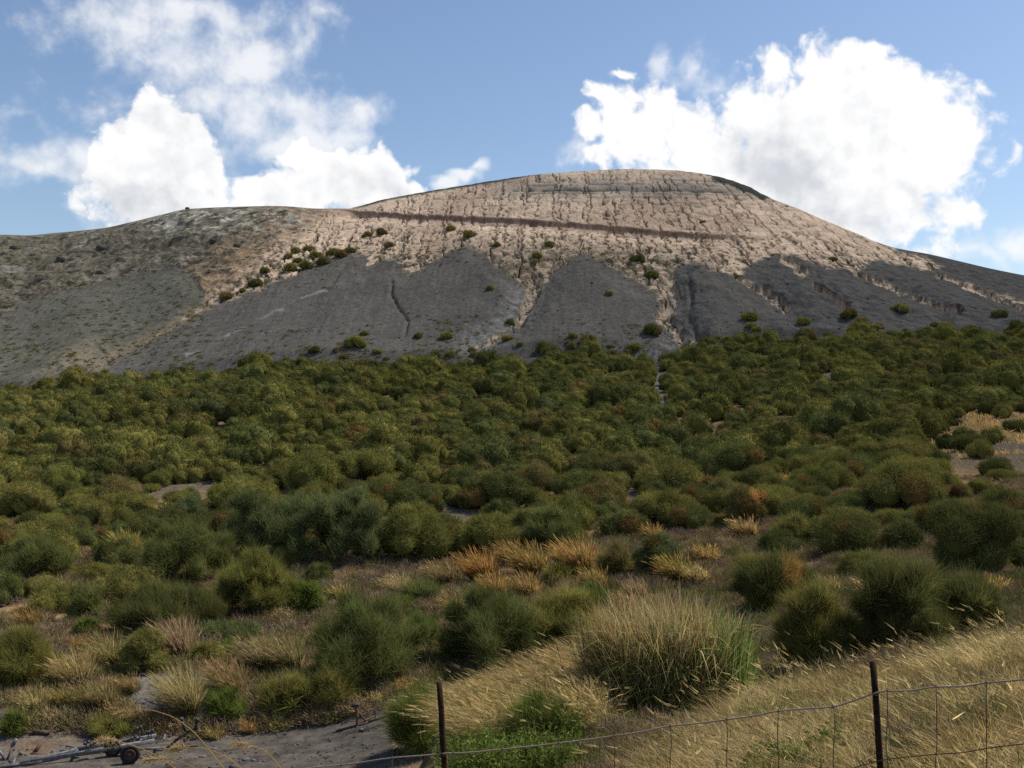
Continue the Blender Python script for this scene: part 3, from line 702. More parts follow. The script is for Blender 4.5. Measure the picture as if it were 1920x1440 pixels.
# hand-placed bushes: (px, py of base, width px, height px, kind, colour, short name, label)
BUSHES = [
    (75, 1092, 132, 80, 'feather', 'mid green', 'fluffy grey-green bush', 'fluffy grey-green broom bush above a strip of pale dry grass, by the field edge'),
    (270, 1264, 84, 82, 'dome', 'olive', 'small open-stemmed bush', 'small round olive bush on bare dark stems between two straw-coloured tufts'),
    (38, 1296, 120, 112, 'feather', 'olive', 'shaggy shaded bush', 'shaggy olive bush with a shaded brown underside above the boat trailer'),
    (312, 1190, 205, 108, 'feather', 'dark green', 'wide dark-green bush', 'wide dark green twin-crowned broom bush with black shade under it'),
    (352, 1100, 165, 122, 'feather', 'mid green', 'tall soft green bush', 'tall soft green broom bush with a loose feathery outline, behind the wide dark one'),
    (482, 1160, 165, 122, 'feather', 'olive', 'sparse olive bush', 'sparse olive bush with thin twigs showing light, right of the dark twin-crowned one'),
    (500, 1055, 170, 140, 'feather', 'blue-green', 'tall blue-green bush', 'tall blue-green broom bush, western half of the biggest clump'),
    (632, 1062, 175, 150, 'feather', 'blue-green', 'broad blue-green bush', 'broad blue-green broom bush, eastern half of the biggest clump, dark hollow below'),
    (775, 1060, 150, 112, 'dome', 'olive', 'upright brown-based bush', 'upright olive bush with a brown twiggy base behind the golden grass'),
    (915, 1048, 140, 92, 'dome', 'olive', 'dome on crooked trunks', 'yellowish olive dome-shaped bush lifted on crooked dark trunks'),
    (1040, 1038, 125, 84, 'feather', 'mid green', 'fresh green bush', 'fresh green feathery bush directly behind the golden tufts'),
    (690, 1290, 255, 172, 'feather', 'mid green', 'large green bush', 'large fresh green feathery bush at the edge of the ash road'),
    (922, 1252, 195, 145, 'feather', 'mid green', 'deep green bush', 'deep green bush with shadowy base behind the leaning straw grass'),
    (1065, 1206, 165, 98, 'feather', 'yellow-green', 'pale feathery bush', 'pale feathery green bush just behind the tall cane clump'),
    (1238, 1080, 92, 78, 'dome', 'blue-green', 'little trunked bush', 'little grey-green bush on one dark trunk, like a miniature tree'),
    (1448, 1152, 150, 112, 'feather', 'dark green', 'bush with orange patch', 'dark green bush with one bright orange dead patch in its crown'),
    (1532, 1268, 175, 168, 'feather', 'olive', 'open brown-limbed bush', 'open olive bush with bent brown limbs showing through, beside the cane clump'),
    (1682, 1238, 195, 192, 'feather', 'dark green', 'biggest black-green bush', 'biggest black-green bush behind the fence post with the leaning top'),
    (1815, 1205, 140, 132, 'feather', 'dark green', 'loose green bush', 'loose green bush behind the grass crest, beside the biggest black-green one'),
    (1835, 1082, 190, 160, 'dome', 'dark green', 'massive dark bush', 'massive dark bush with a dry golden sprig in its shaded side'),
    (1615, 1092, 88, 58, 'dome', 'olive', 'low bush in gap', 'low olive bush wedged between two dark bushes above the open-limbed one'),
    (1588, 1046, 115, 82, 'dome', 'dark green', 'slanting dark bush', 'slanting dark green bush beside a small bright green plant'),
    (1692, 1038, 80, 62, 'dome', 'dark green', 'round dark bush', 'round near-black bush standing alone in a gap of pinkish dry grass'),
    (1695, 962, 165, 102, 'dome', 'olive', 'long slanting bush', 'long slanting olive bush with a rusty shaded flank'),
    (1368, 902, 135, 78, 'dome', 'mid green', 'bubbly green bush', 'bubbly grey-green bush of several round lobes side by side'),
    (938, 956, 150, 74, 'dome', 'dark green', 'sleek dark bush', 'sleek dark green bush with a swept-over crown and a rusty corner'),
    (1255, 984, 160, 66, 'dome', 'olive', 'long low bush', 'long low olive bush with a deeply shaded front'),
    (678, 906, 130, 64, 'dome', 'olive', 'plump olive bush', 'plump olive bush with a smooth rounded crown above the big blue-green clump'),
    (1016, 822, 78, 56, 'feather', 'brown-tinged', 'round brown bush', 'round brown half-dead bush with branches showing, among green domes'),
    (455, 962, 140, 74, 'dome', 'yellow-green', 'lit yellowish bush', 'yellowish green bush with a sunlit crown over a black shaded front'),
    (1335, 946, 62, 52, 'dome', 'rusty', 'orange dead bush', 'orange dead bush below the bubbly grey-green one'),
    (1885, 1000, 110, 82, 'dome', 'dark green', 'grey-green bush', 'grey-green bush with a lit domed crown above the massive dark one'),
    (282, 1022, 85, 58, 'dome', 'dark green', 'compact dark bush', 'compact dark bush beside a golden tuft, above the tall soft green one'),
    (1398, 988, 92, 78, 'dome', 'brown-tinged', 'brownish domed bush', 'brownish domed bush with dead twigs inside, below the orange one'),
    (160, 1168, 72, 62, 'feather', 'mid green', 'small grey tuft bush', 'small grey-green brush-like bush in dry grass below the fluffy one'),
    (1490, 1022, 82, 52, 'feather', 'olive', 'thin sprawling bush', 'thin sprawling olive bush over bare brown ground and twigs'),
    (1163, 1010, 74, 56, 'dome', 'mid green', 'tidy round bush', 'tidy round green bush behind the miniature tree-like one'),
    (1818, 848, 62, 38, 'dome', 'dark green', 'lone clearing bush', 'lone dark bush at the edge of the pale grass clearing'),
    (1155, 1085, 80, 62, 'feather', 'brown-tinged', 'greyish dead bush', 'greyish half-dead bush on bare soil beside the golden tufts'),
    (790, 1128, 82, 40, 'feather', 'mid green', 'thin green tussock', 'thin green bush in front of the row of pale grass'),
    (815, 962, 30, 32, 'dome', 'dark green', 'tiny round bush', 'tiny round dark bush on a pale dry grass patch'),
    (400, 1205, 70, 38, 'dome', 'blue-green', 'low grey bush', 'low grey-green bush below the sparse olive one'),
    (455, 1208, 70, 40, 'dome', 'blue-green', 'second grey bush', 'low dense bush next to a straw tuft, right of its grey twin'),
    (1120, 960, 120, 66, 'dome', 'brown-tinged', 'twiggy brown bush', 'twiggy brown and olive bush right of the sleek dark one'),
    (1420, 1105, 90, 60, 'feather', 'olive', 'pale bank bush', 'pale olive bush beside the orange-patched one, over the cane top'),
    (625, 1338, 80, 62, 'feather', 'yellow-green', 'roadside yellow bush', 'yellowish green bush at the road edge under the large fresh green one'),
    (1755, 1000, 90, 60, 'dome', 'mid green', 'mound above dark bush', 'rounded green mound-like bush above the near-black round one'),
]
G_BUSH = 'broom bushes of the slope'
placed = []            # x, y, radius, px, py (base), of every bush
landmarks = []
rsG = np.random.RandomState(4)
for k, (px, py, w, h, kind, colour, short, label) in enumerate(BUSHES):
    p = hit(px, py, 21.0 if py < 1420 else 8.0); d = p[1]
    W = w / F * d * 1.06; Ht = h / F * d * 1.0; Dp = W * rsG.uniform(.75, .95)
    p[1] += Dp * .25; p[0] = (px - CX) / F * p[1]; p[2] = float(zxy(p[0], p[1])) - .05
    n = int(np.clip(w * h * (2.4 if kind == 'feather' else 1.4), 6000, 46000))
    pxm = d / 1005.0                                          # one render pixel in metres
    tw = max(.008, pxm * (.42 if kind == 'feather' else .6)); tl = (.29 if kind == 'feather' else .22) * (1 + .006 * d)
    nl = 10 if kind == 'feather' else (7 if w > 80 else 4)
    root = empty('broom_bush', p)
    V_, F_, C_ = bush_geo(1000 + k, W, Dp, Ht, colour, n, nl, kind, tl, tw, .0 if kind == 'feather' else .1)
    if 'orange' in label and colour != 'rusty':
        m = np.hypot(V_[:, 0] - W * .22, V_[:, 2] - Ht * .78) < W * .17
        C_[m] = np.array([.24, .14, .045]) * (C_[m].mean(1, keepdims=True) / .07)
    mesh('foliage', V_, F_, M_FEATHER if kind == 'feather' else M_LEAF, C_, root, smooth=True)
    sm = stems_geo(1500 + k, W * .8, Dp * .8, Ht * .9, 8 if kind == 'feather' else 6, max(.03, .02 * Ht))
    sm.build('stems', M_WOOD, root)
    tag(root, label, 'bush', G_BUSH)
    placed.append((p[0], p[1], W * .5 * .8)); landmarks.append((px, py - h / 2, short))

# random scrub -------------------------------------------------------
rsP = np.random.RandomState(77)
cand_n = 35000
dc = np.sqrt(rsP.uniform(43 ** 2, 183 ** 2, cand_n)); pc_ = rsP.uniform(-480, 2440, cand_n)
xc = (pc_ - CX) / F * dc; zc = zg(pc_, dc); pyc = HZ - F * zc / dc
clear = fbm(xc / 9, dc / 9, 3, 501)
okc = np.ones(cand_n, bool)
okc &= ~((pc_ > 1745) & (pyc > 775) & (pyc < 918) & (rsP.rand(cand_n) < .95))
okc &= ~((line_dist(pc_, pyc, [(1225, 650), (1240, 700), (1232, 735), (1246, 775)]) < 13))
okc &= ~((dc > 150) & (clear > .30)) & ~((dc < 150) & (clear > .24) & (rsP.rand(cand_n) < .9))
okc &= ~((dc < 62) & (rsP.rand(cand_n) < .55 + (62 - dc) / 19 * .42))
okc &= ~((pc_ > 690) & (pc_ < 1130) & (pyc > 1045) & (pyc < 1170)) & ~((pc_ > 1120) & (pc_ < 1330) & (pyc > 1085))
okc &= ~((pc_ > 1120) & (pc_ < 1530) & (pyc > 1000) & (pyc < 1130) & (rsP.rand(cand_n) < .8))
okc &= ~((dc > 150) & (fbm(xc / 7, dc / 7, 3, 503) > .50 - (dc - 150) / 34 * .55))
for bx, by, bw, bh in ((1420, 1000, 60, 16), (1260, 1040, 60, 10), (560, 880, 30, 10), (900, 900, 30, 8), (1100, 850, 40, 8), (420, 800, 26, 7), (1330, 800, 30, 7), (1500, 760, 30, 6), (100, 830, 26, 8), (640, 780, 26, 6), (60, 980, 40, 10), (300, 935, 90, 18), (735, 955, 45, 18), (1170, 700, 30, 12), (830, 858, 60, 8), (1480, 905, 45, 12), (225, 885, 18, 26), (250, 700, 50, 10), (1640, 700, 30, 8), (1590, 780, 40, 10)):
    okc &= ~((np.abs(pc_ - bx) < bw) & (np.abs(pyc - bh * 0 - by) < bh) & (rsP.rand(cand_n) < .92))
SX = [q[0] for q in placed]; SY = [q[1] for q in placed]; SR = [q[2] for q in placed]
acc = []
SXa = np.zeros(6000); SYa = np.zeros(6000); SRa = np.zeros(6000); ns = len(SX)
SXa[:ns] = SX; SYa[:ns] = SY; SRa[:ns] = SR
for i in np.nonzero(okc)[0]:
    R_ = float(np.clip(rsP.lognormal(.33, .36), .62, 2.35)) * (1.0 if dc[i] < 110 else 1.0)
    if dc[i] < 68: R_ = min(R_, 1.05 + .5 * rsP.rand())
    if pc_[i] > 1745 and 775 < pyc[i] < 990: R_ = min(R_, .95)
    dd2 = np.hypot(SXa[:ns] - xc[i], SYa[:ns] - dc[i])
    if (dd2 < (.71 + .25 * max(0., float(clear[i]))) * (SRa[:ns] + R_)).any(): continue
    SXa[ns], SYa[ns], SRa[ns] = xc[i], dc[i], R_; ns += 1
    acc.append((xc[i], dc[i], R_, pc_[i], pyc[i]))
    if len(acc) > 3900: break
acc.sort(key=lambda q: q[1])
N_IND = 300 - len(BUSHES)
inview = [q for q in acc if -30 < q[3] < 1950]
ind = inview[:N_IND]; indset = set(ind)
rest = [q for q in acc if q not in indset]

COLOURS = ['olive', 'dark green', 'mid green', 'yellow-green', 'brown-tinged', 'blue-green']
CW = np.array([.48, .19, .22, .06, .04, .01])
SHAPES = ['domed', 'lobed', 'squat']
protos = {}
for ci, c in enumerate(COLOURS):
    for si, s in enumerate(SHAPES):
        W, Dp, Ht, nl, td = {'domed': (3.2, 3.0, 2.1, 4, .20), 'lobed': (3.8, 3.3, 2.0, 8, .19), 'squat': (3.6, 3.2, 1.5, 6, .19)}[s]
        protos[c, s] = (bush_geo(2000 + ci * 10 + si, W, Dp, Ht, c, 12500, nl, 'dome', td * 1.1, .029, .03 if c != 'dark green' else .04), W)
proto_obj = {}
rsI = np.random.RandomState(91)
used_lab = {}
lm = np.array([(a, b) for a, b, _ in landmarks])
info = []
for q in ind:
    c = rsI.choice(COLOURS, p=CW); s = SHAPES[rsI.randint(3)]
    info.append((q, c, s))
rows = []
for q, c, s in info:                                           # the nearest landmark and the direction from it
    x, y, R_, px, py = q
    cy = py - .5 * R_ * 1.2 / y * F
    dd = np.hypot(lm[:, 0] - px, (lm[:, 1] - cy) * 1.6)
    k = int(np.argmin(dd)); dx = px - lm[k, 0]; dy = cy - lm[k, 1]
    v = 'behind' if dy < 0 else 'in front'
    hname = 'left' if dx < 0 else 'right'
    if abs(dx) < .55 * abs(dy) * 1.6: rel = 'straight behind' if dy < 0 else 'straight in front of'
    elif abs(dy) * 1.6 < .4 * abs(dx): rel = hname + ' of'
    else: rel = f'{v} and {hname} of'
    rows.append((k, rel, dd[k]))
order = sorted(range(len(rows)), key=lambda i: rows[i][2])
cnt = {}; labels = {}
for i in order:
    k, rel, _ = rows[i]; q, c, s = info[i]
    n_ = cnt.get((k, rel), 0); cnt[k, rel] = n_ + 1
    labels[i] = f"{c} {s} bush, {ORD[min(n_, 19)]} one {rel} the {landmarks[k][2]}"
for i, (q, c, s) in enumerate(info):
    x, y, R_, px, py = q
    (V_, F_, C_), W = protos[c, s]
    key = (c, s)
    if key not in proto_obj:
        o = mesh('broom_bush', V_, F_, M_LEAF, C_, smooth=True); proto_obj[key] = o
    else:
        o = proto_obj[key].copy(); COL.objects.link(o)
    sc_ = 2 * R_ / W * 1.12
    o.location = (x, y, float(zxy(x, y)) - .08); o.rotation_euler = (0, 0, rsI.rand() * 6.283)
    o.scale = (sc_ * rsI.uniform(.9, 1.1), sc_ * rsI.uniform(.9, 1.1), sc_ * rsI.uniform(.85, 1.2))
    tag(o, labels[i], 'bush', G_BUSH)

# the far scrub, one mass
mb = MB()
lod = {}
for ci, c in enumerate(COLOURS):
    for si, s in enumerate(SHAPES):
        W, Dp, Ht, nl, td = {'domed': (3.2, 3.0, 2.2, 4, .3), 'lobed': (3.8, 3.3, 2.15, 6, .28), 'squat': (3.6, 3.2, 1.65, 5, .28)}[s]
        lod[c, s] = (bush_geo(3000 + ci * 10 + si, W, Dp, Ht, c, 1500, nl, 'dome', .25, .08, .03, even=True), W)
Vs = []; Cs = []; nv = 0; Fs_ = []
for (x, y, R_, px, py) in rest:
    c = COLOURS[rsI.choice(6, p=CW)]; s = SHAPES[rsI.randint(3)]
    (V_, F_, C_), W = lod[c, s]
    a = rsI.rand() * 6.283; sc_ = 2 * R_ / W * 1.12; ca, sa = math.cos(a) * sc_, math.sin(a) * sc_
    Vn = np.stack([V_[:, 0] * ca - V_[:, 1] * sa + x, V_[:, 0] * sa + V_[:, 1] * ca + y, V_[:, 2] * sc_ * rsI.uniform(.85, 1.2) + float(zxy(x, y)) - .08], 1)
    Vs.append(Vn); Cs.append(C_ * rsI.uniform(.62, .98)); Fs_.append(F_ + nv); nv += len(Vn)
far = mesh('distant_scrub', np.concatenate(Vs), np.concatenate(Fs_), M_MASS, np.concatenate(Cs), smooth=True)
tag(far, 'dense scrub of olive domed bushes reaching up to the scree', 'scrub', kind='stuff')
print('individual bushes', len(BUSHES) + len(ind), 'mass', len(rest), 'dmax ind', ind[-1][1])

# small bright shrubs ------------------------------------------------
GREEN = [
    (792, 1412, 116, 98, 'bright green', 'rounded bright green shrub behind the shorter fence post'),
    (1018, 1402, 150, 92, 'bright green', 'wide bright green shrub in front of the leaning straw grass'),
    (192, 1042, 44, 26, 'bright green', 'small vivid green shrub beside a golden tuft, near the tall soft green bush'),
    (356, 945, 40, 28, 'bright green', 'small vivid green shrub in the brown gap under the scrub edge'),
    (1542, 992, 36, 22, 'bright green', 'tiny vivid green shrub in dry grass beside the slanting dark bush'),
    (578, 1150, 66, 50, 'bright green', 'leafy green shrub right of the sparse olive bush'),
    (162, 1192, 50, 28, 'bright green', 'low vivid green shrub below the small grey tuft bush'),
    (424, 1238, 52, 38, 'bright green', 'fresh green shrub below the two low grey bushes'),
    (395, 1258, 76, 48, 'yellow-green', 'yellowish herb clump left of the fresh green shrub'),
    (552, 1346, 120, 62, 'yellow-green', 'broad yellowish herb clump with reddish stems on the road bank'),
    (425, 1362, 80, 56, 'bright green', 'green herb clump hanging over the grey bank behind the pale tuft'),
    (28, 1382, 50, 40, 'bright green', 'green herb clump above the tongue of the boat trailer'),
    (205, 1384, 90, 34, 'yellow-green', 'thin green herb clump behind the trailer rollers'),
    (1046, 1096, 58, 36, 'yellow-green', 'rounded yellow-green shrub among the golden tufts'),
    (762, 1148, 40, 30, 'bright green', 'small fresh green shrub above the large roadside bush'),
    (790, 1215, 70, 55, 'bright green', 'fresh green shrub against the side of the large roadside bush'),
    (1110, 1140, 90, 40, 'bright green', 'fresh green shrub fringing the top of the pale feathery bush'),
]
for k, (px, py, w, h, c, label) in enumerate(GREEN):
    p = hit(px, py, 8.0 if k < 2 else 24.0); d = p[1]
    W = w / F * d; Ht = h / F * d; Dp = W * .85
    p[1] += Dp * .2; p[0] = (px - CX) / F * p[1]; p[2] = float(zxy(p[0], p[1])) - .03
    n = int(np.clip(w * h * 1.6, 1800, 16000)); tw = max(.008, d / 1005 * .7)
    root = empty('green_shrub', p)
    V_, F_, C_ = bush_geo(4000 + k, W, Dp, Ht, c, n, 6, 'feather', max(.10, .3 * Ht), tw, 0)
    mesh('foliage', V_, F_, M_FEATHER, C_, root)
    stems_geo(4500 + k, W * .7, Dp * .7, Ht * .7, 5, max(.008, .012 * Ht)).build('stems', M_WOOD, root)
    tag(root, label, 'shrub', 'bright green shrubs')

# shrubs scattered on the scree --------------------------------------
SCREE = [(1022, 662, 40, 26, 'dark rounded shrub at the foot of the central scree, largest of the fan edge'), (1222, 628, 37, 24, 'dark rounded shrub beside the pale eastern gully'),
         (1407, 600, 30, 18, 'round olive shrub on the smooth ash east of the pale gully'), (1408, 613, 22, 10, 'small flat yellow-brown shrub just below the round olive one'),
         (1506, 608, 28, 16, 'flat-topped shrub at the end of the broken rock streak'), (1592, 597, 30, 20, 'darker of two touching shrubs on the eastern scree'),
         (1614, 608, 26, 16, 'browner of two touching shrubs on the eastern scree'), (1688, 584, 38, 18, 'wide lens-shaped shrub alone on the eastern scree'),
         (1773, 616, 28, 14, 'pale yellow shrub near the foot of the eastern scree'), (1874, 594, 34, 16, 'dark shrub leaning over a rocky notch'),
         (1906, 624, 34, 26, 'black-green shrub above the scrub edge at the far eastern end'), (918, 543, 14, 8, 'tiny shrub high on the middle scree fan'),
         (1142, 553, 14, 8, 'tiny yellow shrub high on the fan with the central apex'), (665, 650, 46, 24, 'wide olive shrub on the western ash, above the scrub'),
         (683, 628, 18, 9, 'small shrub uphill of the wide olive one'), (590, 662, 20, 14, 'small round dark shrub on the western ash'), (783, 634, 16, 10, 'small shrub below the dark rill'),
         (837, 634, 26, 13, 'olive shrub at the low edge of the middle fan'), (952, 637, 20, 9, 'flat small shrub under the pale wash'), (1104, 638, 26, 14, 'brownish shrub low on the central fan'),
         (1096, 646, 18, 11, 'little olive shrub touching the brownish one'), (1073, 653, 16, 12, 'little dark shrub beside a brown one, right of the largest'), (1190, 656, 30, 16, 'shrub on the pale rubble west of the gully'),
         (815, 668, 18, 10, 'dark shrub over a shaded dip at the scrub edge'), (888, 668, 14, 9, 'small shrub at the scrub edge below the pale wash'), (844, 666, 16, 9, 'small olive shrub near the shaded dip'),
         (120, 707, 16, 12, 'lone small shrub on the brown western apron'), (1510, 628, 16, 9, 'small shrub at the tip of the scrub tongue')]
SCREE2 = [(1040, 700)]
for k, (px, py, w, h, label) in enumerate(SCREE):
    p = hill_at(px, py) if py < float(basep(px)) - 1 else hit(px, py, 60)
    d = p[1]; W = w / F * d * 1.1; Ht = h / F * d * 1.05
    c = 'yellow-green' if 'yellow' in label else 'brown-tinged' if 'brown' in label else ('dark green' if 'dark' in label or 'black' in label else 'olive')
    V_, F_, C_ = bush_geo(5000 + k, W, W * .8, Ht, c, 2600, 6, 'dome', .35, .09, .08)
    p[2] -= .15
    o = mesh('cushion_shrub', V_ + p, F_, M_LEAF, C_, smooth=True, loc=p)
    tag(o, label, 'shrub', 'shrubs scattered on the scree')
rsE = np.random.RandomState(66); ne = 0
while ne < 46:
    px = rsE.uniform(30, 1900); b_ = float(basep(px)); py = b_ - 3 - abs(rsE.normal()) * 17
    w = rsE.uniform(9, 22); h = w * rsE.uniform(.45, .7)
    p = hill_at(px, py); d = p[1]; W = w / F * d; Ht = h / F * d; p[2] -= .15
    V_, F_, C_ = bush_geo(5100 + ne, W, W * .85, Ht, ['olive', 'olive', 'mid green', 'brown-tinged'][rsE.randint(4)], 1100, 4, 'dome', .32, .10, .06)
    o = mesh('edge_shrub', V_ + p, F_, M_LEAF, C_, smooth=True, loc=p); ne += 1
    tag(o, 'small low shrub straggling from the scrub edge up the foot of the ash slope', 'shrub', 'small shrubs along the foot of the ash')
# copse on the shoulder of the big western fan
COPSE = [(545, 508, 24, 15), (560, 496, 22, 14), (575, 503, 26, 16), (592, 486, 24, 15), (606, 496, 24, 16), (624, 478, 26, 14), (640, 482, 26, 15), (657, 474, 24, 12), (556, 474, 20, 11), (580, 470, 22, 11), (540, 484, 16, 9),
         (480, 535, 26, 16), (496, 512, 18, 11), (455, 548, 12, 8), (425, 560, 28, 15), (690, 448, 24, 15), (716, 440, 20, 13), (845, 432, 18, 10), (880, 444, 24, 13), (1002, 500, 24, 14), (1008, 483, 18, 10), (1195, 490, 28, 14), (1222, 519, 26, 14), (1030, 462, 18, 10), (730, 462, 18, 10), (1318, 418, 12, 5), (1560, 490, 20, 9), (932, 462, 14, 8)]
places = ['beside the top edge of the western ash fan', 'on the brown shoulder rock', 'on the pink gullied rock above the fans']
clm = []
for k, (px, py, w, h) in enumerate(COPSE):
    p = hill_at(px, py); d = p[1]; W = w / F * d * 1.15; Ht = h / F * d * 1.15
    c = ['olive', 'dark green', 'mid green', 'olive', 'brown-tinged'][k % 5]
    V_, F_, C_ = bush_geo(5200 + k, W, W * .8, Ht, c, 2000, 6, 'dome', .4, .11, .08)
    p[2] -= .2
    o = mesh('rock_shrub', V_ + p, F_, M_LEAF, C_, smooth=True, loc=p)
    pl = 0 if k < 11 or k in (13, 14, 11, 12) else 2
    if pl == 0: lab = 'low dark shrub of the copse along the top edge of the western ash fan'; grp = 'copse along the western fan'
    else: lab = 'small shrub rooted in the pink gullied rock above the ash fans'; grp = 'shrubs on the gullied rock'
    tag(o, lab, 'shrub', grp)
# tiny plants over the scree: uncountable specks
rsS = np.random.RandomState(8)
Pn = []
for (x0, x1, y0, y1, n_) in ((0, 380, 530, 720, 420), (330, 700, 610, 690, 110), (780, 900, 590, 690, 60), (560, 900, 655, 690, 60), (1050, 1250, 600, 665, 40), (-40, 640, 430, 540, 240), (640, 1500, 430, 500, 260)):
    for _ in range(n_): Pn.append((rsS.uniform(x0, x1), rsS.uniform(y0, y1)))
Vs, Fs_, Cs, nv = [], [], [], 0
for (px, py) in Pn:
    if py > float(basep(px)) - 2 or py < float(sil(px)) + 6: continue
    p = hill_at(px, py); w = rsS.uniform(.35, 1.0)
    m = 26; th = rsS.rand(m) * 6.283; P = np.stack([np.cos(th), np.sin(th), np.zeros(m)], 1) * w * rsS.rand(m, 1) * .7
    Dv = np.stack([np.cos(th) * .5, np.sin(th) * .5, np.ones(m)], 1) * w * .45 * rsS.uniform(.6, 1.2, (m, 1))
    c = np.array(PAL['olive'][rsS.randint(3)]) * rsS.uniform(.6, 1.0)
    v, f, cc = twigs(P + p, Dv, .16, np.tile(c, (m, 1)), rsS)
    Vs.append(v); Fs_.append(f + nv); Cs.append(cc); nv += len(v)
sp = mesh('low_plants', np.concatenate(Vs), np.concatenate(Fs_), M_MASS, np.concatenate(Cs))
tag(sp, 'tiny tufted plants dotted over the ash and rock slopes', 'plants', kind='stuff')

# ------------------------------------------------------------------ grass tufts (things)
STRAW = np.array([(.54, .41, .18), (.60, .47, .23), (.47, .34, .14), (.42, .33, .15)])
GOLD = np.array([(.52, .33, .12), (.46, .29, .10), (.56, .38, .15)])
TUFTS = [
    (905, 1092, 95, 66, 'gold', 'golden grass tuft at the western end of the golden row'), (1000, 1082, 100, 70, 'gold', 'broad golden grass tuft in the middle of the golden row'),
    (1092, 1080, 80, 78, 'gold', 'tallest golden grass tuft, at the eastern end of the golden row'), (992, 1124, 70, 56, 'gold', 'golden grass tuft standing in front of the yellow-green shrub'),
    (1058, 1062, 60, 44, 'gold', 'golden grass tuft squeezed between the tallest and the broad one'), (840, 1100, 110, 50, 'straw', 'long pale grass tuft of the row on the low bank'),
    (752, 1118, 80, 42, 'straw', 'pale grass tuft at the tip of the low bank'), (1272, 1094, 66, 60, 'gold', 'golden grass tuft beside the miniature tree-like bush'),
    (1228, 1014, 60, 36, 'gold', 'small golden tuft on the slope above the miniature tree-like bush'), (1195, 1122, 60, 40, 'straw', 'pale tuft behind the cane clump top'),
    (240, 1048, 66, 58, 'straw', 'golden-pale tuft beside the vivid green shrub, mid slope'), (112, 1128, 110, 46, 'straw', 'wide pale grass tuft below the fluffy grey-green bush'),
    (185, 1140, 60, 40, 'gold', 'short golden tuft right of the small grey tuft bush'), (208, 1262, 70, 78, 'straw', 'pale grass tuft left of the small open-stemmed bush'),
    (335, 1240, 100, 82, 'straw', 'tall pale tuft with feathery heads right of the small open-stemmed bush'), (490, 1264, 66, 78, 'straw', 'upright pale tuft by the road bank with a dark base'),
    (548, 1260, 86, 66, 'straw', 'bushy pale tuft leaning on the large green bush'), (352, 1352, 90, 98, 'straw', 'brightest pale tuft on the grey bank above the road'),
    (442, 1312, 56, 72, 'straw', 'slim leaning pale tuft over the grey bank'), (145, 1290, 110, 70, 'straw', 'broad fluffy pale tuft right of the shaggy shaded bush'),
    (245, 1302, 40, 40, 'straw', 'short pale tuft under the small open-stemmed bush'), (70, 1340, 80, 46, 'straw', 'low pale tuft under the shaggy shaded bush'),
    (195, 1340, 90, 60, 'straw', 'pale brown tuft on the bank above the trailer wheel'), (240, 1365, 70, 48, 'straw', 'short brown tuft directly above the trailer rollers'),
    (560, 1300, 50, 40, 'straw', 'small pale tuft above the yellowish herb clump'), (600, 1295, 60, 44, 'straw', 'small pale tuft at the foot of the large green bush'),
    (20, 1130, 60, 40, 'gold', 'golden tuft at the field edge, far west'), (860, 1160, 70, 50, 'straw', 'pale tuft between the two large green roadside bushes'),
    (130, 1330, 60, 44, 'straw', 'brown tuft left of the pale brown one above the trailer'), (30, 1250, 60, 40, 'gold', 'golden tuft behind the shaggy shaded bush'),
    (290, 1170, 40, 30, 'straw', 'small pale tuft peeping under the dark twin-crowned bush'), (500, 1230, 60, 40, 'straw', 'small tuft behind the upright pale one'),
    (655, 1170, 60, 34, 'straw', 'pale tuft behind the large green bush'), (1310, 1100, 60, 44, 'straw', 'faded tuft over the cane clump'), (1640, 1130, 70, 50, 'straw', 'pinkish dry tuft between the two dark bushes'),
    (700, 962, 70, 34, 'straw', 'pale patch-like tuft beside the tiny round bush'), (745, 955, 50, 28, 'straw', 'small pale tuft right of the patch-like one'),
    (1400, 1010, 80, 40, 'gold', 'dull golden tuft under the brownish domed bush'), (1480, 912, 90, 26, 'gold', 'long golden strip of grass above the thin sprawling bush'),
    (1120, 1110, 70, 50, 'gold', 'golden tuft just behind the cane clump, beside the tallest golden one'), (1180, 1150, 60, 44, 'gold', 'golden tuft touching the top of the cane clump'),
    (960, 1060, 60, 50, 'gold', 'golden tuft under the dome on crooked trunks'), (930, 1120, 80, 50, 'gold', 'golden tuft in front of the western end of the golden row'),
    (420, 1290, 60, 60, 'straw', 'sparse pale tuft at the top of the grey bank'), (90, 1250, 60, 44, 'straw', 'pale tuft behind the broad fluffy one'),
    (160, 1230, 60, 40, 'gold', 'dull golden tuft above the pair left of the small open-stemmed bush'), (60, 1180, 70, 44, 'gold', 'golden tuft below the wide pale one, far west'),
    (640, 1130, 60, 40, 'straw', 'pale tuft in the hollow below the broad blue-green bush'), (300, 965, 80, 26, 'straw', 'pale strip of grass at the scrub edge above the compact dark bush'),
    (1330, 1060, 70, 40, 'gold', 'golden tuft on open ground right of the miniature tree-like bush'), (1560, 1120, 60, 44, 'straw', 'pinkish tuft left of the low bush in the gap'),
    (405, 1388, 50, 30, 'straw', 'short pale tuft at the road edge beside the winch frame'), (470, 1378, 56, 30, 'gold', 'dull golden tuft on the road edge below the broad herb clump'),
    (525, 1372, 44, 26, 'straw', 'small pale tuft on the road edge under the broad herb clump'), (592, 1358, 50, 30, 'straw', 'pale tuft on the road edge left of the rusty frame'),
    (765, 1306, 60, 34, 'gold', 'golden-brown tuft on the far road edge behind the short fence post'), (710, 1322, 40, 26, 'straw', 'thin tuft on the road edge behind the rusty frame'),
    (1860, 1120, 90, 46, 'gold', 'reddish dry tuft behind the loose green bush'),
]
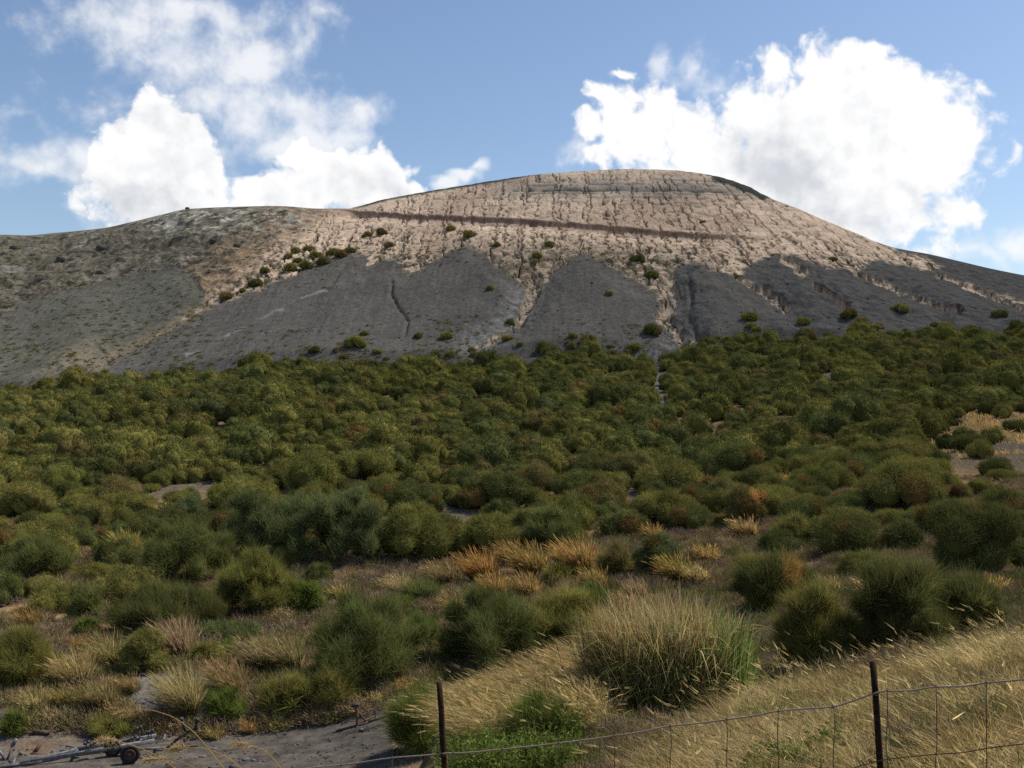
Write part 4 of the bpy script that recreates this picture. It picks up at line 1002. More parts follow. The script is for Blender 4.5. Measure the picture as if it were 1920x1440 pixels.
def tuft_geo(seed, W, Ht, pal, n, w, d):
    rs = np.random.RandomState(seed)
    r = np.sqrt(rs.rand(n)) * W * .20; th = rs.rand(n) * 6.283
    P = np.stack([r * np.cos(th), r * np.sin(th), np.zeros(n) - .03], 1)
    L = Ht * np.where(rs.rand(n) < .68, rs.uniform(.28, .66, n), rs.uniform(.6, 1.12, n))[:, None]; hue = np.array([1, rs.uniform(.88, 1.06), rs.uniform(.75, 1.15)]) * rs.uniform(.75, 1.1); gfr = rs.choice([.05, .12, .3])
    D_ = np.stack([np.cos(th) * r / W * 1.3 + rs.normal(size=n) * .15 - .06, np.sin(th) * r / W * 1.3 + rs.normal(size=n) * .15, np.ones(n)], 1)
    D_ = _unit(D_) * L
    dr = np.stack([np.cos(th) * .16 - .20 * (.3 + 1.4 * rs.rand()), np.sin(th) * .22, -np.full(n, .22)], 1) * L * rs.uniform(.3, 1.3, (n, 1))
    c = pal[rs.randint(len(pal), size=n)] * rs.uniform(.65, 1.2, (n, 1)) * hue
    grn = rs.rand(n) < gfr; c[grn] = np.array([.16, .17, .05])
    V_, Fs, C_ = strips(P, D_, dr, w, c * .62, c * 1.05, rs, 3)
    mb = MB(); mb.add(V_, Fs, C_)
    k = int(n * .22)                                            # seed heads
    tip = (P + D_ + dr)[:k]; dv = _unit((D_ + 2 * dr)[:k]) * Ht * .22
    for rep in range(2):
        v, f, cc = twigs(tip - dv * .6 + rs.normal(size=(k, 3)) * .008, dv, w * 1.8, c[:k] * 1.15, rs, 1.0); mb.add(v, f, cc)
    return mb
for k, (px, py, w, h, pal, label) in enumerate(TUFTS):
    p = hit(px, py, 22.0); d = p[1]; W = w / F * d; Ht = h / F * d * 1.0
    p[1] += W * .15; p[0] = (px - CX) / F * p[1]; p[2] = float(zxy(p[0], p[1]))
    mb = tuft_geo(6000 + k, W, Ht, GOLD if pal == 'gold' else STRAW, int(np.clip(w * h * .55, 700, 4200)), max(.006, d / 1005 * .42), d)
    o = mb.build('grass_tuft', M_GRASS, loc=np.zeros(3)); o.location = [float(v) for v in p]
    tag(o, label, 'grass tuft', 'dry grass tufts on the lower slope')

# ------------------------------------------------------------------ dry grass carpets (stuff)
def carpet(name, label, seed, pts, L, pal, w, lean, greens=.06, heads=.3, segs=3, out=None, colours=None, headlen=.24):
    rs = np.random.RandomState(seed); n = len(pts)
    P = np.array(pts, float); P[:, 2] -= .02
    Lr = (L if np.ndim(L) else np.full(n, L)) * rs.uniform(.5, 1.25, n); Lr = Lr[:, None]
    gx_ = fbm(P[:, 0] / .8, P[:, 1] / .8, 2, seed + 5) * .7; gy_ = fbm(P[:, 0] / .8, P[:, 1] / .8, 2, seed + 9) * .7
    if out is not None: gx_ = gx_ * .5 + out[:, 0]; gy_ = gy_ * .5 + out[:, 1]
    D_ = _unit(np.stack([rs.normal(size=n) * .36 + gx_ + lean[0] * .5, rs.normal(size=n) * .36 + gy_ + lean[1] * .5, np.ones(n)], 1)) * Lr
    dr = (np.array([lean[0], lean[1], -.25]) + rs.normal(size=(n, 3)) * np.array([.36, .36, .10])) * Lr * rs.uniform(.5, 1.2, (n, 1))
    c = pal[rs.randint(len(pal), size=n)] * rs.uniform(.7, 1.2, (n, 1))
    if colours is not None: c = np.array(colours)
    cl = fbm(P[:, 0] / .9, P[:, 1] / .9, 3, seed)[:, None]
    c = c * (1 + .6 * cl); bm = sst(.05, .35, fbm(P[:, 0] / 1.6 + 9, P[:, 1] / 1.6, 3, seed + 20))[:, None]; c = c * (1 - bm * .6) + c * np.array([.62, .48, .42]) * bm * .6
    g = rs.rand(n) < greens; c[g] = np.array([.17, .19, .05]) * rs.uniform(.7, 1.1, (g.sum(), 1))
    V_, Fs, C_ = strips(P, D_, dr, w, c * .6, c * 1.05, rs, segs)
    mb = MB(); mb.add(V_, Fs, C_)
    k = int(n * heads)
    if k:
        tip = (P + D_ + dr)[:k]; dv = _unit((D_ + 2 * dr)[:k]) * Lr[:k] * headlen
        for rep in range(3):
            v, f, cc = twigs(tip - dv * .75 + rs.normal(size=(k, 3)) * .006, dv, w * 1.7, c[:k] * 1.2, rs, 1.0); mb.add(v, f, cc)
    o = mb.build(name, M_GRASS); tag(o, label, 'grass', kind='stuff')
    return o
rsC = np.random.RandomState(12)
# right slope behind and before the fence
def on_slope(px, yy):
    xx = (px - CX) / F * yy; pys = HZ - F * zxy(xx, yy) / yy
    return xx, (~((px < 1420) & (yy > 11.2)) & (pys < 1440 + (px - 1215) * 1.3) & ((px > 1330) | (pys > 1470 - (px - 1200) * .75))) | ((px > 1240) & (pys > 1440) & (yy > 5))
n = 138000
yy = np.sqrt(rsC.uniform(5.0 ** 2, 13.4 ** 2, n)); pxx = rsC.uniform(1060, 2640, n); xx, k = on_slope(pxx, yy)
k &= rsC.rand(n) < np.clip(.6 + 1.2 * fbm(xx / .7, yy / .7, 3, 611), .1, 1)
xx, yy = xx[k], yy[k]
P1 = np.stack([xx, yy, zxy(xx, yy)], 1); L1 = .16 + .14 * rsC.rand(len(xx)); C1 = np.zeros((len(xx), 2))
nc = 830
yc = np.sqrt(rsC.uniform(5.2 ** 2, 13.2 ** 2, nc)); pcx = rsC.uniform(1080, 2620, nc); xc_, kc = on_slope(pcx, yc)
xc_, yc = xc_[kc], yc[kc]
PL, LL, OL = [P1], [L1], [C1]; KL = [np.tile([.46, .35, .16], (len(P1), 1)) * rsC.uniform(.6, 1.2, (len(P1), 1))]
CLP = np.array([(.72, .58, .28), (.64, .49, .21), (.68, .53, .25), (.48, .32, .14), (.36, .26, .15), (.28, .29, .09), (.56, .39, .15)])
for x0, y0 in zip(xc_, yc):
    m = int(rsC.uniform(120, 420)); r = rsC.uniform(.10, .32); hgt = rsC.uniform(.18, .52)
    th = rsC.rand(m) * 6.283; q = np.sqrt(rsC.rand(m)) * r
    ex, ey = x0 + np.cos(th) * q, y0 + np.sin(th) * q
    cp = 960 + F * x0 / y0; lowr = cp > 1560 and y0 < 9
    nb = float(fbm(np.array([x0 / 1.2]), np.array([y0 / 1.5]), 2, 617)[0]) + (.22 if lowr else -.03); la = rsC.normal(size=2) * .22
    kc_ = CLP[rsC.choice(7, p=[.02, .08, .05, .38, .27, .06, .14] if nb > .12 else ([.2, .14, .14, .05, .02, .37, .08] if nb < -.34 else [.33, .22, .24, .06, .02, .04, .09]))]
    KL.append(np.tile(kc_, (m, 1)) * rsC.uniform(.75, 1.2, (m, 1)))
    PL.append(np.stack([ex, ey, zxy(ex, ey)], 1)); LL.append(hgt * rsC.uniform(.55, 1.1, m)); OL.append(np.stack([np.cos(th), np.sin(th)], 1) * (q / r)[:, None] * .45 + la)
pts = np.concatenate(PL); Ls = np.concatenate(LL); Os = np.concatenate(OL)
pal = np.concatenate([STRAW, STRAW * .9, GOLD * .8])
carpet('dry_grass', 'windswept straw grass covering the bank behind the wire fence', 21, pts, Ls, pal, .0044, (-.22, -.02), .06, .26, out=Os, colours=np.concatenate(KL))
n = 1900
yy = np.sqrt(rsC.uniform(6.0 ** 2, 13.2 ** 2, n)); pxx = rsC.uniform(1080, 2180, n); xx, k = on_slope(pxx, yy)
k &= fbm(xx / .9, yy / .9, 2, 633) > -.1; xx, yy = xx[k], yy[k]
carpet('dry_grass', 'thin tall seeding stalks standing above the straw bank', 25, np.stack([xx, yy, zxy(xx, yy)], 1), .62, STRAW * 1.1, .0036, (-.34, 0), .02, .9, 4, headlen=.16)
rs = np.random.RandomState(404); mb = MB()
for _ in range(210):
    d = math.sqrt(rs.uniform(6.3 ** 2, 12.6 ** 2)); px = rs.uniform(1250, 2000); x0, okk = on_slope(np.array([px]), np.array([d]))
    if not okk[0]: continue
    m = 90; R_ = rs.uniform(.08, .22); th = rs.rand(m) * 6.283; q = np.sqrt(rs.rand(m)) * R_
    P = np.stack([float(x0[0]) + np.cos(th) * q, d + np.sin(th) * q, np.zeros(m)], 1); P[:, 2] = zxy(P[:, 0], P[:, 1]) + rs.rand(m) * .22
    cc0 = np.array([(.17, .20, .05), (.14, .17, .045), (.25, .17, .11), (.21, .15, .10)][rs.randint(4)])
    Dv = _unit(rs.normal(size=(m, 3)) + np.array([-.1, 0, .8])) * rs.uniform(.05, .13, (m, 1))
    mb.add(*twigs(P, Dv, .009, cc0 * rs.uniform(.7, 1.3, (m, 1)), rs, 1.1))
tag(mb.build('weeds', M_GRASS), 'small green and brown weeds among the straw grass of the bank', 'weeds', kind='stuff')
# leaning grass on the berm
n = 42000
yy = rsC.uniform(12.0, 18.6, n); pxx = rsC.uniform(832, 1150, n); xx = (pxx - CX) / F * yy
k = (rsC.rand(n) < .9) & (yy > 13.5 - (pxx - 812) / 120) & (pxx > 842 + np.maximum(0, 15.5 - yy) * 22)
xx, yy = xx[k], yy[k]
pts = np.stack([xx, yy, zxy(xx, yy)], 1)
carpet('dry_grass', 'pale leaning grass on the berm between the short post and the cane clump', 22, pts, .58, STRAW, .0058, (-.32, -.05), .12, .25)
# field grass and litter between the bushes
n = 410000
yy = 32.4 + 56 * rsC.rand(n) ** 1.5; pxx = rsC.uniform(-420, 2380, n); xx = (pxx - CX) / F * yy
dn = fbm(xx / 3.2, yy / 3.2, 4, 621)
pyf = HZ - F * zxy(xx, yy) / yy
k = (rsC.rand(n) < np.clip(.5 + 1.5 * dn, .04, 1) * np.interp(yy, [33, 35, 62, 100], [.8, 1, .85, .5])) & (poly_sdf(pxx, pyf, ROADP) < -4)
k &= ~((np.abs(pxx - 345) < 115) & (np.abs(pyf - 1304) < 46) & (rsC.rand(n) < .88))
xx, yy = xx[k], yy[k]
pts = np.stack([xx, yy, zxy(xx, yy)], 1)
palf = np.concatenate([STRAW, STRAW * .85, GOLD * .8, np.array([(.26, .17, .11), (.21, .15, .095), (.32, .21, .13), (.24, .17, .13), (.15, .12, .06)])])
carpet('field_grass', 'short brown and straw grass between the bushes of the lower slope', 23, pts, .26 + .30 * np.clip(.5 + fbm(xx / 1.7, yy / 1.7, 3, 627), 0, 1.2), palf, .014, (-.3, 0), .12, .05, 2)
# pale clearing
n = 9000
yy = np.sqrt(rsC.uniform(75 ** 2, 118 ** 2, n)); pxx = rsC.uniform(1745, 1990, n); xx = (pxx - CX) / F * yy
pyf = HZ - F * zxy(xx, yy) / yy
k = (pyf > 778) & (pyf < 885) & ~(np.abs(pyf - 842) < 8) & (fbm(xx / 4, yy / 4, 3, 631) > -.12)
xx, yy = xx[k], yy[k]
carpet('dry_grass', 'golden grass of the clearing high in the eastern scrub', 24, np.stack([xx, yy, zxy(xx, yy)], 1), .55, GOLD, .06, (-.3, 0), .05, 0, 2)
# low brown herbs filling the gaps
rs = np.random.RandomState(515)
Vs, Fs_, Cs, nv = [], [], [], 0
HB = np.array([(.29, .205, .12), (.22, .165, .075), (.19, .185, .06), (.40, .29, .15), (.27, .20, .14), (.16, .165, .055)])
for it in range(8330):
    d = 32.3 + 34 * rs.rand() ** 1.35; px = rs.uniform(-400, 2380)
    if it > 6400: d = rs.uniform(12.5, 33); px = rs.uniform(1080, 2300)
    if it > 8200: d = rs.uniform(6.4, 9.2); px = rs.uniform(1690, 1900)
    if 8200 >= it > 7950: d = rs.uniform(9, 12.5); px = rs.uniform(1080, 1330)
    if 8200 >= it > 6400 and d < 14.5 and px > 1440: continue
    if d < 32.3 and abs(px - 1252) < 185 and d > 12.4 and d < 15: continue
    x = (px - CX) / F * d; z = float(zxy(x, d)); py = HZ - F * z / d
    if 240 < px < 460 and 1258 < py < 1350 and rs.rand() < .93: continue
    if float(poly_sdf(np.array([px]), np.array([py]), ROADP)[0]) > -5: continue
    if float(fbm(np.array([x / 5]), np.array([d / 5]), 2, 519)[0]) < -.38: continue
    w_ = rs.uniform(.3, .9); h_ = w_ * rs.uniform(.5, .9); m = int(260 * (w_ / .6)); w_ *= 1 if d > 16 else .5; h_ *= 1 if d > 16 else .5
    th = rs.rand(m) * 6.283; q = np.sqrt(rs.rand(m))
    P = np.stack([np.cos(th) * q * w_ * .8, np.sin(th) * q * w_ * .8, h_ * (1 - q ** 2) * rs.rand(m) * .8], 1)
    o_ = np.stack([np.cos(th) * q, np.sin(th) * q, np.full(m, .8)], 1)
    Dv = _unit(o_ + .6 * rs.normal(size=(m, 3)) + np.array([-.1, 0, .3])) * rs.uniform(.12, .30, (m, 1)) * (1 if d > 16 else .5)
    v, f, cc = twigs(P + np.array([x, d, z]), Dv, .026 if d > 16 else .010, np.tile(HB[rs.randint(6)] * rs.uniform(.75, 1.15), (m, 1)) * rs.uniform(.75, 1.25, (m, 1)), rs, 1.2, o_)
    Vs.append(v); Fs_.append(f + nv); Cs.append(cc); nv += len(v)
tag(mesh('undergrowth', np.concatenate(Vs), np.concatenate(Fs_), M_MASS, np.concatenate(Cs)), 'low brown and olive herbs between the tufts and bushes', 'undergrowth', kind='stuff')
# green weeds at the bottom edge
for sd, (x0, x1, d0, d1, Lw, lab) in enumerate([(835, 1085, 10.2, 13.0, .34, 'bright green weeds under the wire beside the short post'), (1300, 1580, 6.3, 7.7, .22, 'bright green weeds under the wire in front of the straw grass')]):
    n = 15000 if sd == 0 else 11000
    yy = rsC.uniform(d0, d1, n); pxx = rsC.uniform(x0, x1, n); xx = (pxx - CX) / F * yy
    hn_ = fbm(xx / .42, yy / .6, 3, 641 + sd); k = hn_ > .02; xx, yy, hn_ = xx[k], yy[k], hn_[k]
    rs = np.random.RandomState(650 + sd); n = len(xx)
    P = np.stack([xx, yy, zxy(xx, yy)], 1)
    mb = MB()
    D_ = _unit(rs.normal(size=(n, 3)) * np.array([.5, .5, .2]) + np.array([-.15, 0, 1.])) * Lw * rs.uniform(.4, 1.2, (n, 1)) * (.45 + 2.2 * np.clip(hn_, 0, .45))[:, None]
    c = np.array(PAL['bright green'])[rs.randint(3, size=n)] * rs.uniform(.8, 1.3, (n, 1))
    v, f, cc = twigs(P, D_, .006, c, rs); mb.add(v, f, cc)
    for rep in range(5):                                         # leaflets up the stalks
        q = P + D_ * rs.uniform(.35, 1, (n, 1)); lv_ = _unit(rs.normal(size=(n, 3)) + np.array([0, 0, .4])) * .05
        v, f, cc = twigs(q, lv_, .02, c * rs.uniform(.8, 1.2, (n, 1)), rs); mb.add(v, f, cc)
    tag(mb.build('green_weeds', M_LEAF), lab, 'weeds', kind='stuff')

# ------------------------------------------------------------------ the cane clump
cb = at(1252, 1352, 13.6); cb[2] = float(zxy(cb[0], cb[1]))
cane = empty('cane_clump', cb)
tag(cane, 'big clump of tall cane grass with green flank and straw-coloured arching leaves', 'cane grass')
rs = np.random.RandomState(31)
def cane_leaves(n, xr, Lr, zr, palc, w, curl, upright, tipc=None):
    th = rs.rand(n) * 6.283; r = np.sqrt(rs.rand(n))
    P = np.stack([.90 * (xr[0] + (xr[1] - xr[0]) * (.5 + .5 * r * np.cos(th))), .62 * r * np.sin(th), rs.uniform(zr[0], zr[1], n)], 1)
    out = np.stack([P[:, 0] / 1.2, P[:, 1] / .8, np.zeros(n)], 1)
    L_ = rs.uniform(Lr[0], Lr[1], (n, 1)) * (.62 + .38 * np.sqrt(np.clip(1 - (P[:, :1] / 1.3) ** 2, 0, 1)))
    D_ = _unit(out * .07 + rs.normal(size=(n, 3)) * np.array([.26, .26, .1]) + np.array([-.05, 0, upright])) * L_
    a = rs.rand(n) * 6.283
    dr = (np.stack([np.cos(a) * .35 - .08, np.sin(a) * .35, np.full(n, -.55)], 1) + out * .25) * L_ * curl * rs.uniform(.2, 1.3, (n, 1))
    c = palc[rs.randint(len(palc), size=n)] * rs.uniform(.7, 1.25, (n, 1))
    c1 = c if tipc is None else tipc[rs.randint(len(tipc), size=n)] * rs.uniform(.8, 1.2, (n, 1))
    return strips(P, D_, dr, w * rs.uniform(.6, 1.2, n), c * .8, c1, rs, 5)
Gc = np.array([(.12, .18, .035), (.145, .20, .045), (.165, .20, .065)]); Tc = np.array([(.56, .42, .18), (.48, .34, .14), (.60, .49, .27), (.44, .29, .11)]); Bc = np.array([(.32, .21, .095), (.38, .25, .11), (.24, .17, .08)])
mb = MB()
for a in (cane_leaves(1500, (-1.15, 1.05), (1.0, 1.6), (0, .4), Bc, .011, .25, 2.0), cane_leaves(1100, (-1.05, .9), (.7, 1.05), (.7, 1.2), Tc, .012, .7, 1.3), cane_leaves(1300, (-1.1, 1.2), (.4, .75), (.3, 1.25), Tc * 1.15, .020, 1.5, .6)):
    mb.add(*a)
mb.build('dry_leaves', M_CANE, cane)
mb = MB()
for a in (cane_leaves(1500, (.55, 1.2), (.9, 1.55), (0, .5), Gc * 1.35, .015, .3, 2.2), cane_leaves(3200, (-1.2, 1.1), (.9, 1.4), (.1, .8), Gc * np.array([1.5, 1.4, 1.3]), .016, .6, 1.5, Tc), cane_leaves(2000, (-1.2, 1.1), (.6, 1.0), (.2, .95), Gc * 1.5, .020, 1.1, 1.0), cane_leaves(1100, (-.6, 1.2), (.4, .75), (.3, 1.3), Gc * 1.6 + .05, .018, 1.3, .7)):
    mb.add(*a)
mb.build('green_leaves', M_CANE, cane)
mb = MB()
for k in range(150):
    th = rs.rand() * 6.283; r = math.sqrt(rs.rand()); b = np.array([1.15 * r * math.cos(th), .6 * r * math.sin(th), -.05])
    t = b * np.array([1.25, 1.2, 1]) + np.array([rs.normal() * .12 - .08, rs.normal() * .1, rs.uniform(1.1, 1.65)])
    tube(mb, [b, (b + t) / 2 + rs.normal(size=3) * .03, t], [.008, .007, .003], 4, np.array([.24, .17, .08]) * rs.uniform(.7, 1.2), False)
mb.build('stalks', M_CANE, cane)
# pale sedge at its foot
p = hit(1222, 1352, 8.0); p = at(1222, 1352, 12.2); p[2] = float(zxy(p[0], p[1]))
n = 90; th = rs.rand(n) * 6.283
P = np.zeros((n, 3)); D_ = _unit(np.stack([np.cos(th) * .7, np.sin(th) * .5, np.ones(n)], 1)) * rs.uniform(.22, .42, (n, 1))
dr = np.stack([np.cos(th) * .3, np.sin(th) * .3, np.full(n, -.5)], 1) * .35
v, f, c = strips(P, D_, dr, .012, np.tile([.34, .30, .2], (n, 1)), np.tile([.5, .46, .34], (n, 1)), rs, 5)
o = mesh('sedge_tuft', v, f, M_CANE, c); o.location = [float(q) for q in p]
tag(o, 'pale spiky sedge tuft at the shaded foot of the cane clump', 'sedge')

# ------------------------------------------------------------------ wire fence
M_POST = mat_solid('weathered_post', (.012, .009, .008), 1.0, 0, .35, 22, (.045, .024, .014))
M_POST.node_tree.nodes['Principled BSDF'].inputs['Specular IOR Level'].default_value = .1
M_WIRE = mat_solid('rusty_galvanised_wire', (.34, .29, .235), .75, .0, .3, 30, (.24, .16, .11))
M_STAY = mat_solid('rusty_stay_wire', (.075, .055, .045), .7, .3, .35, 30, (.11, .06, .04))
TOP = [(-300, 1535), (100, 1492), (480, 1452), (580, 1440), (660, 1432), (735, 1421), (800, 1416), (828, 1413), (880, 1411), (940, 1405), (1000, 1399), (1050, 1393), (1100, 1387), (1150, 1380), (1205, 1372), (1258, 1361), (1310, 1356), (1363, 1349), (1415, 1342), (1460, 1333),
       (1510, 1329), (1563, 1325), (1600, 1314), (1640, 1300), (1655, 1296), (1705, 1295), (1755, 1288), (1805, 1287), (1850, 1280), (1890, 1277), (1930, 1273), (2060, 1262), (2300, 1250), (2560, 1232)]
LOW = [(1180, 1520), (1400, 1482), (1590, 1443), (1650, 1426), (1668, 1423), (1715, 1418), (1757, 1414), (1805, 1411), (1850, 1403), (1930, 1394), (2060, 1385), (2300, 1372), (2560, 1356)]
def fd(px): return 6.5 + (px - 828) / (1645 - 828) * (5.2 - 6.5)       # the fence line runs up the slope towards the viewer
fence = empty('wire_fence', [*at(1240, 1360, fd(1240))[:2], float(zxy(*at(1240, 1360, fd(1240))[:2]))])
tag(fence, 'sagging stock fence of rusty square wire mesh on two dark posts', 'fence')
fl = np.array(fence.location)
def dense(P, m=6):
    P = np.array(P, float); t = np.linspace(P[0, 0], P[-1, 0], (len(P) - 1) * m)
    return np.stack([t, pchip(P[:, 0], P[:, 1], t)], 1)
def post(top, bot, wpx):
    d = fd(top[0])
    a = at(*top, d); b = at(*bot, fd(bot[0])); dirv = (b - a) / np.linalg.norm(b - a)
    g = a + dirv * .2
    while g[2] > float(zxy(g[0], g[1])) - .3: g = g + dirv * .05
    w = wpx / F * d
    mb = MB()
    k = np.linspace(0, 1, 9)
    r0 = np.random.RandomState(int(top[0]))
    pts = a[None] * (1 - k[:, None]) + g[None] * k[:, None] + r0.normal(size=(9, 3)) * .0012
    tube(mb, pts, w / 2 * (1 + r0.normal(size=9) * .03), 10, (.02, .02, .02))
    return mb.build('post', M_POST, fence, loc=fl)
post((824, 1279), (833, 1440), 11.5); post((1637, 1240), (1651, 1440), 12.0)
mb = MB(); D2 = dense(TOP); tube(mb, [at(a, b, fd(a) - .02) for a, b in D2], .0046, 6, (.3, .3, .3))
mb.build('top_wire', M_WIRE, fence, loc=fl)
mb = MB(); D2 = dense(LOW); tube(mb, [at(a, b, fd(a) - .02) for a, b in D2], .0030, 6, (.3, .3, .3)); mb.build('lower_wire', M_STAY, fence, loc=fl)
tops = np.array(TOP, float)
for sx in (640, 735, 850, 942, 1048, 1152, 1257, 1363, 1460, 1562, 1664, 1755, 1850, 1945, 2045, 2150, 2260):
    ty = float(pchip(tops[:, 0], tops[:, 1], sx)); d = fd(sx) - .02
    r0 = np.random.RandomState(sx)
    a = at(sx, ty, d); g = a.copy(); pts = [a + np.array([0, 0, .012])]
    for q in range(1, 9):
        e = a + np.array([r0.normal() * .004 + (.012 * q / 8 if sx == 1562 else 0), r0.normal() * .004, -.095 * q]); pts.append(e)
        if e[2] < float(zxy(e[0], e[1])) + .02: break
    mb = MB(); tube(mb, pts, .0026, 5, (.3, .3, .3))
    th = np.linspace(0, 6.283 * 2.2, 14)                          # the knot round the top wire
    tube(mb, [a + np.array([(t / 14 - .5) * .012, math.cos(t) * .005, math.sin(t) * .005]) for t in th], .0016, 5, (.3, .3, .3))
    mb.build('stay_wire', M_STAY, fence, loc=fl)
for (bx, by) in ((830, 1413), (1641, 1299)):                       # binding wire at the posts
    a = at(bx, by, fd(bx)); th = np.linspace(0, 6.283 * 2.5, 26); mb = MB()
    tube(mb, [a + np.array([math.cos(t) * .024, math.sin(t) * .024, (t / 16 - .5) * .03]) for t in th], .0016, 5, (.3, .3, .3))
    tube(mb, [a + np.array([.02, -.02, 0]), a + np.array([.05, -.03, -.02]), a + np.array([.06, -.02, -.12]), a + np.array([.075, -.02, -.3])], .0014, 5, (.3, .3, .3))
    mb.build('tie_wire', M_STAY, fence, loc=fl)

# ------------------------------------------------------------------ boat trailer and scrap by the road
M_GALV = mat_solid('galvanised_steel', (.10, .105, .115), .6, .3, .3, 9, (.18, .185, .19))
M_TYRE = mat_solid('tyre_rubber', (.018, .017, .017), .85, 0, .3, 20)
M_RIM = mat_solid('rusty_rim', (.20, .15, .11), .7, .3, .4, 14, (.12, .07, .045))
M_RUST = mat_solid('rust', (.15, .075, .042), .9, .1, .4, 18, (.09, .05, .034))
M_BLACK = mat_solid('black_rubber_roller', (.02, .02, .022), .7, 0, .3, 20)
tA = at(38, 1432, 29.5); tB = at(290, 1389, 30.6)
tb = (tA + tB) / 2; tb[2] = float(zxy(tb[0], tb[1]))
trailer = empty('boat_trailer', tb); tag(trailer, 'empty galvanised boat trailer with two wheels and roller brackets on the ash road', 'trailer')
def part(mb, name, mat, parent=trailer, loc=tb, smooth=False): return mb.build(name, mat, parent, loc=loc, smooth=smooth)
u = (tB - tA) / np.linalg.norm(tB - tA); back = np.array([-.25, .97, .02])
mb = MB()
beam(mb, tA, tB, .07, .12)
f0 = tA + u * .15; beam(mb, f0, tA + u * 1.5 + back * .42, .06, .08); beam(mb, tA + u * 1.5 + back * .42, tB + back * .46, .06, .10)
for t in (1.5, 2.55, 3.3, 4.0): beam(mb, tA + u * t + np.array([0, 0, -.02]), tA + u * t + back * .44 + np.array([0, 0, -.02]), .06, .06)
part(mb, 'frame', M_GALV)
mb = MB(); beam(mb, tA + u * -.9, tA + u * .6 + np.array([0, 0, -.03]), .07, .07); beam(mb, tA - u * .2 + np.array([0, 0, -.02]), tA - u * .2 + back * .3 + np.array([0, 0, .1]), .05, .05); part(mb, 'drawbar', M_GALV)
wc = at(244, 1414, 29.75); wc2 = at(212, 1412, 30.3)
ax = back / np.linalg.norm(back)
for c0, R1 in ((wc, .285), (wc2, .265)):
    c0 = c0.copy(); c0[2] = float(zxy(c0[0], c0[1])) + R1 + .03
    mb = MB(); box(mb, c0, ax * .09, np.cross(ax, (0, 0, 1)) * .05, np.array([0, 0, .05])); w_ = part(mb, 'wheel', M_RIM)
    mb = MB(); ring(mb, c0, ax, .165, R1, .17); mb.build('tyre', M_TYRE, w_, loc=tb, smooth=True)
    mb = MB(); ring(mb, c0 - ax * .02, ax, .05, .17, .05); ring(mb, c0 - ax * .05, ax, .135, .165, .10); mb.build('rim', M_RIM, w_, loc=tb, smooth=True)
mb = MB(); beam(mb, at(244, 1414, 29.75) + np.array([0, 0, -.02]), at(244, 1414, 29.75) + back * 1.1, .06, .06); part(mb, 'axle', M_RUST)
mb = MB()
pts = [at(262, 1405, 30.2), at(310, 1402, 30.6)]; beam(mb, *pts, .05, .06); part(mb, 'rear_bar', M_GALV)
mb = MB(); pts = [wc + u * -.42 + np.array([0, -.05, .30]), wc + u * -.2 + np.array([0, -.05, .42]), wc + u * .2 + np.array([0, -.05, .42])]
for sx, (pxr, hh, dd) in enumerate([(156, .28, .5), (174, .30, .05), (247, .22, .2), (259, .50, .75), (276, .32, .4), (284, .40, .1)]):
    t = (pxr - 38) / (290 - 38) * np.linalg.norm(tB - tA)
    b0 = tA + u * t + back * dd * .5 + np.array([0, 0, .05]); tp = b0 + np.array([.03 * (-1) ** sx, 0, hh * .62])
    mb = MB(); beam(mb, b0, tp, .03, .03, up=(0, 1, 0)); br = part(mb, 'roller_bracket', M_GALV)
    mb = MB()
    for s in (-1, 1):
        cc = tp + np.array([.05 * s, .02 * s, .01 - .03 * (s < 0)])
        tube(mb, [cc - ax * .07, cc - ax * .05, cc + ax * .05, cc + ax * .07], [.025, .045, .045, .025], 10)
    mb.build('roller', M_BLACK, br, loc=tb, smooth=True)
mb = MB(); a0 = at(12, 1428, 30.0); beam(mb, a0, at(26, 1392, 30.2), .05, .06, up=(0, 1, 0)); beam(mb, a0, at(-6, 1400, 30.0), .05, .06, up=(0, 1, 0)); beam(mb, at(22, 1400, 30.2), at(31, 1386, 30.2), .10, .07, up=(0, 1, 0)); part(mb, 'winch_post', M_GALV)
mb = MB(); beam(mb, at(64, 1412, 30.6), at(78, 1392, 30.8), .10, .10, up=(0, 1, 0)); beam(mb, at(60, 1412, 30.6), at(86, 1414, 30.6), .2, .07); part(mb, 'rusty_cradle', M_RUST)
mb = MB(); beam(mb, at(114, 1410, 30.6), at(122, 1399, 30.8), .03, .05, up=(0, 1, 0)); beam(mb, at(122, 1399, 30.8), at(140, 1400, 30.9), .03, .05); beam(mb, at(140, 1400, 30.9), at(142, 1408, 30.9), .03, .05, up=(0, 1, 0)); part(mb, 'mudguard_stay', M_GALV)

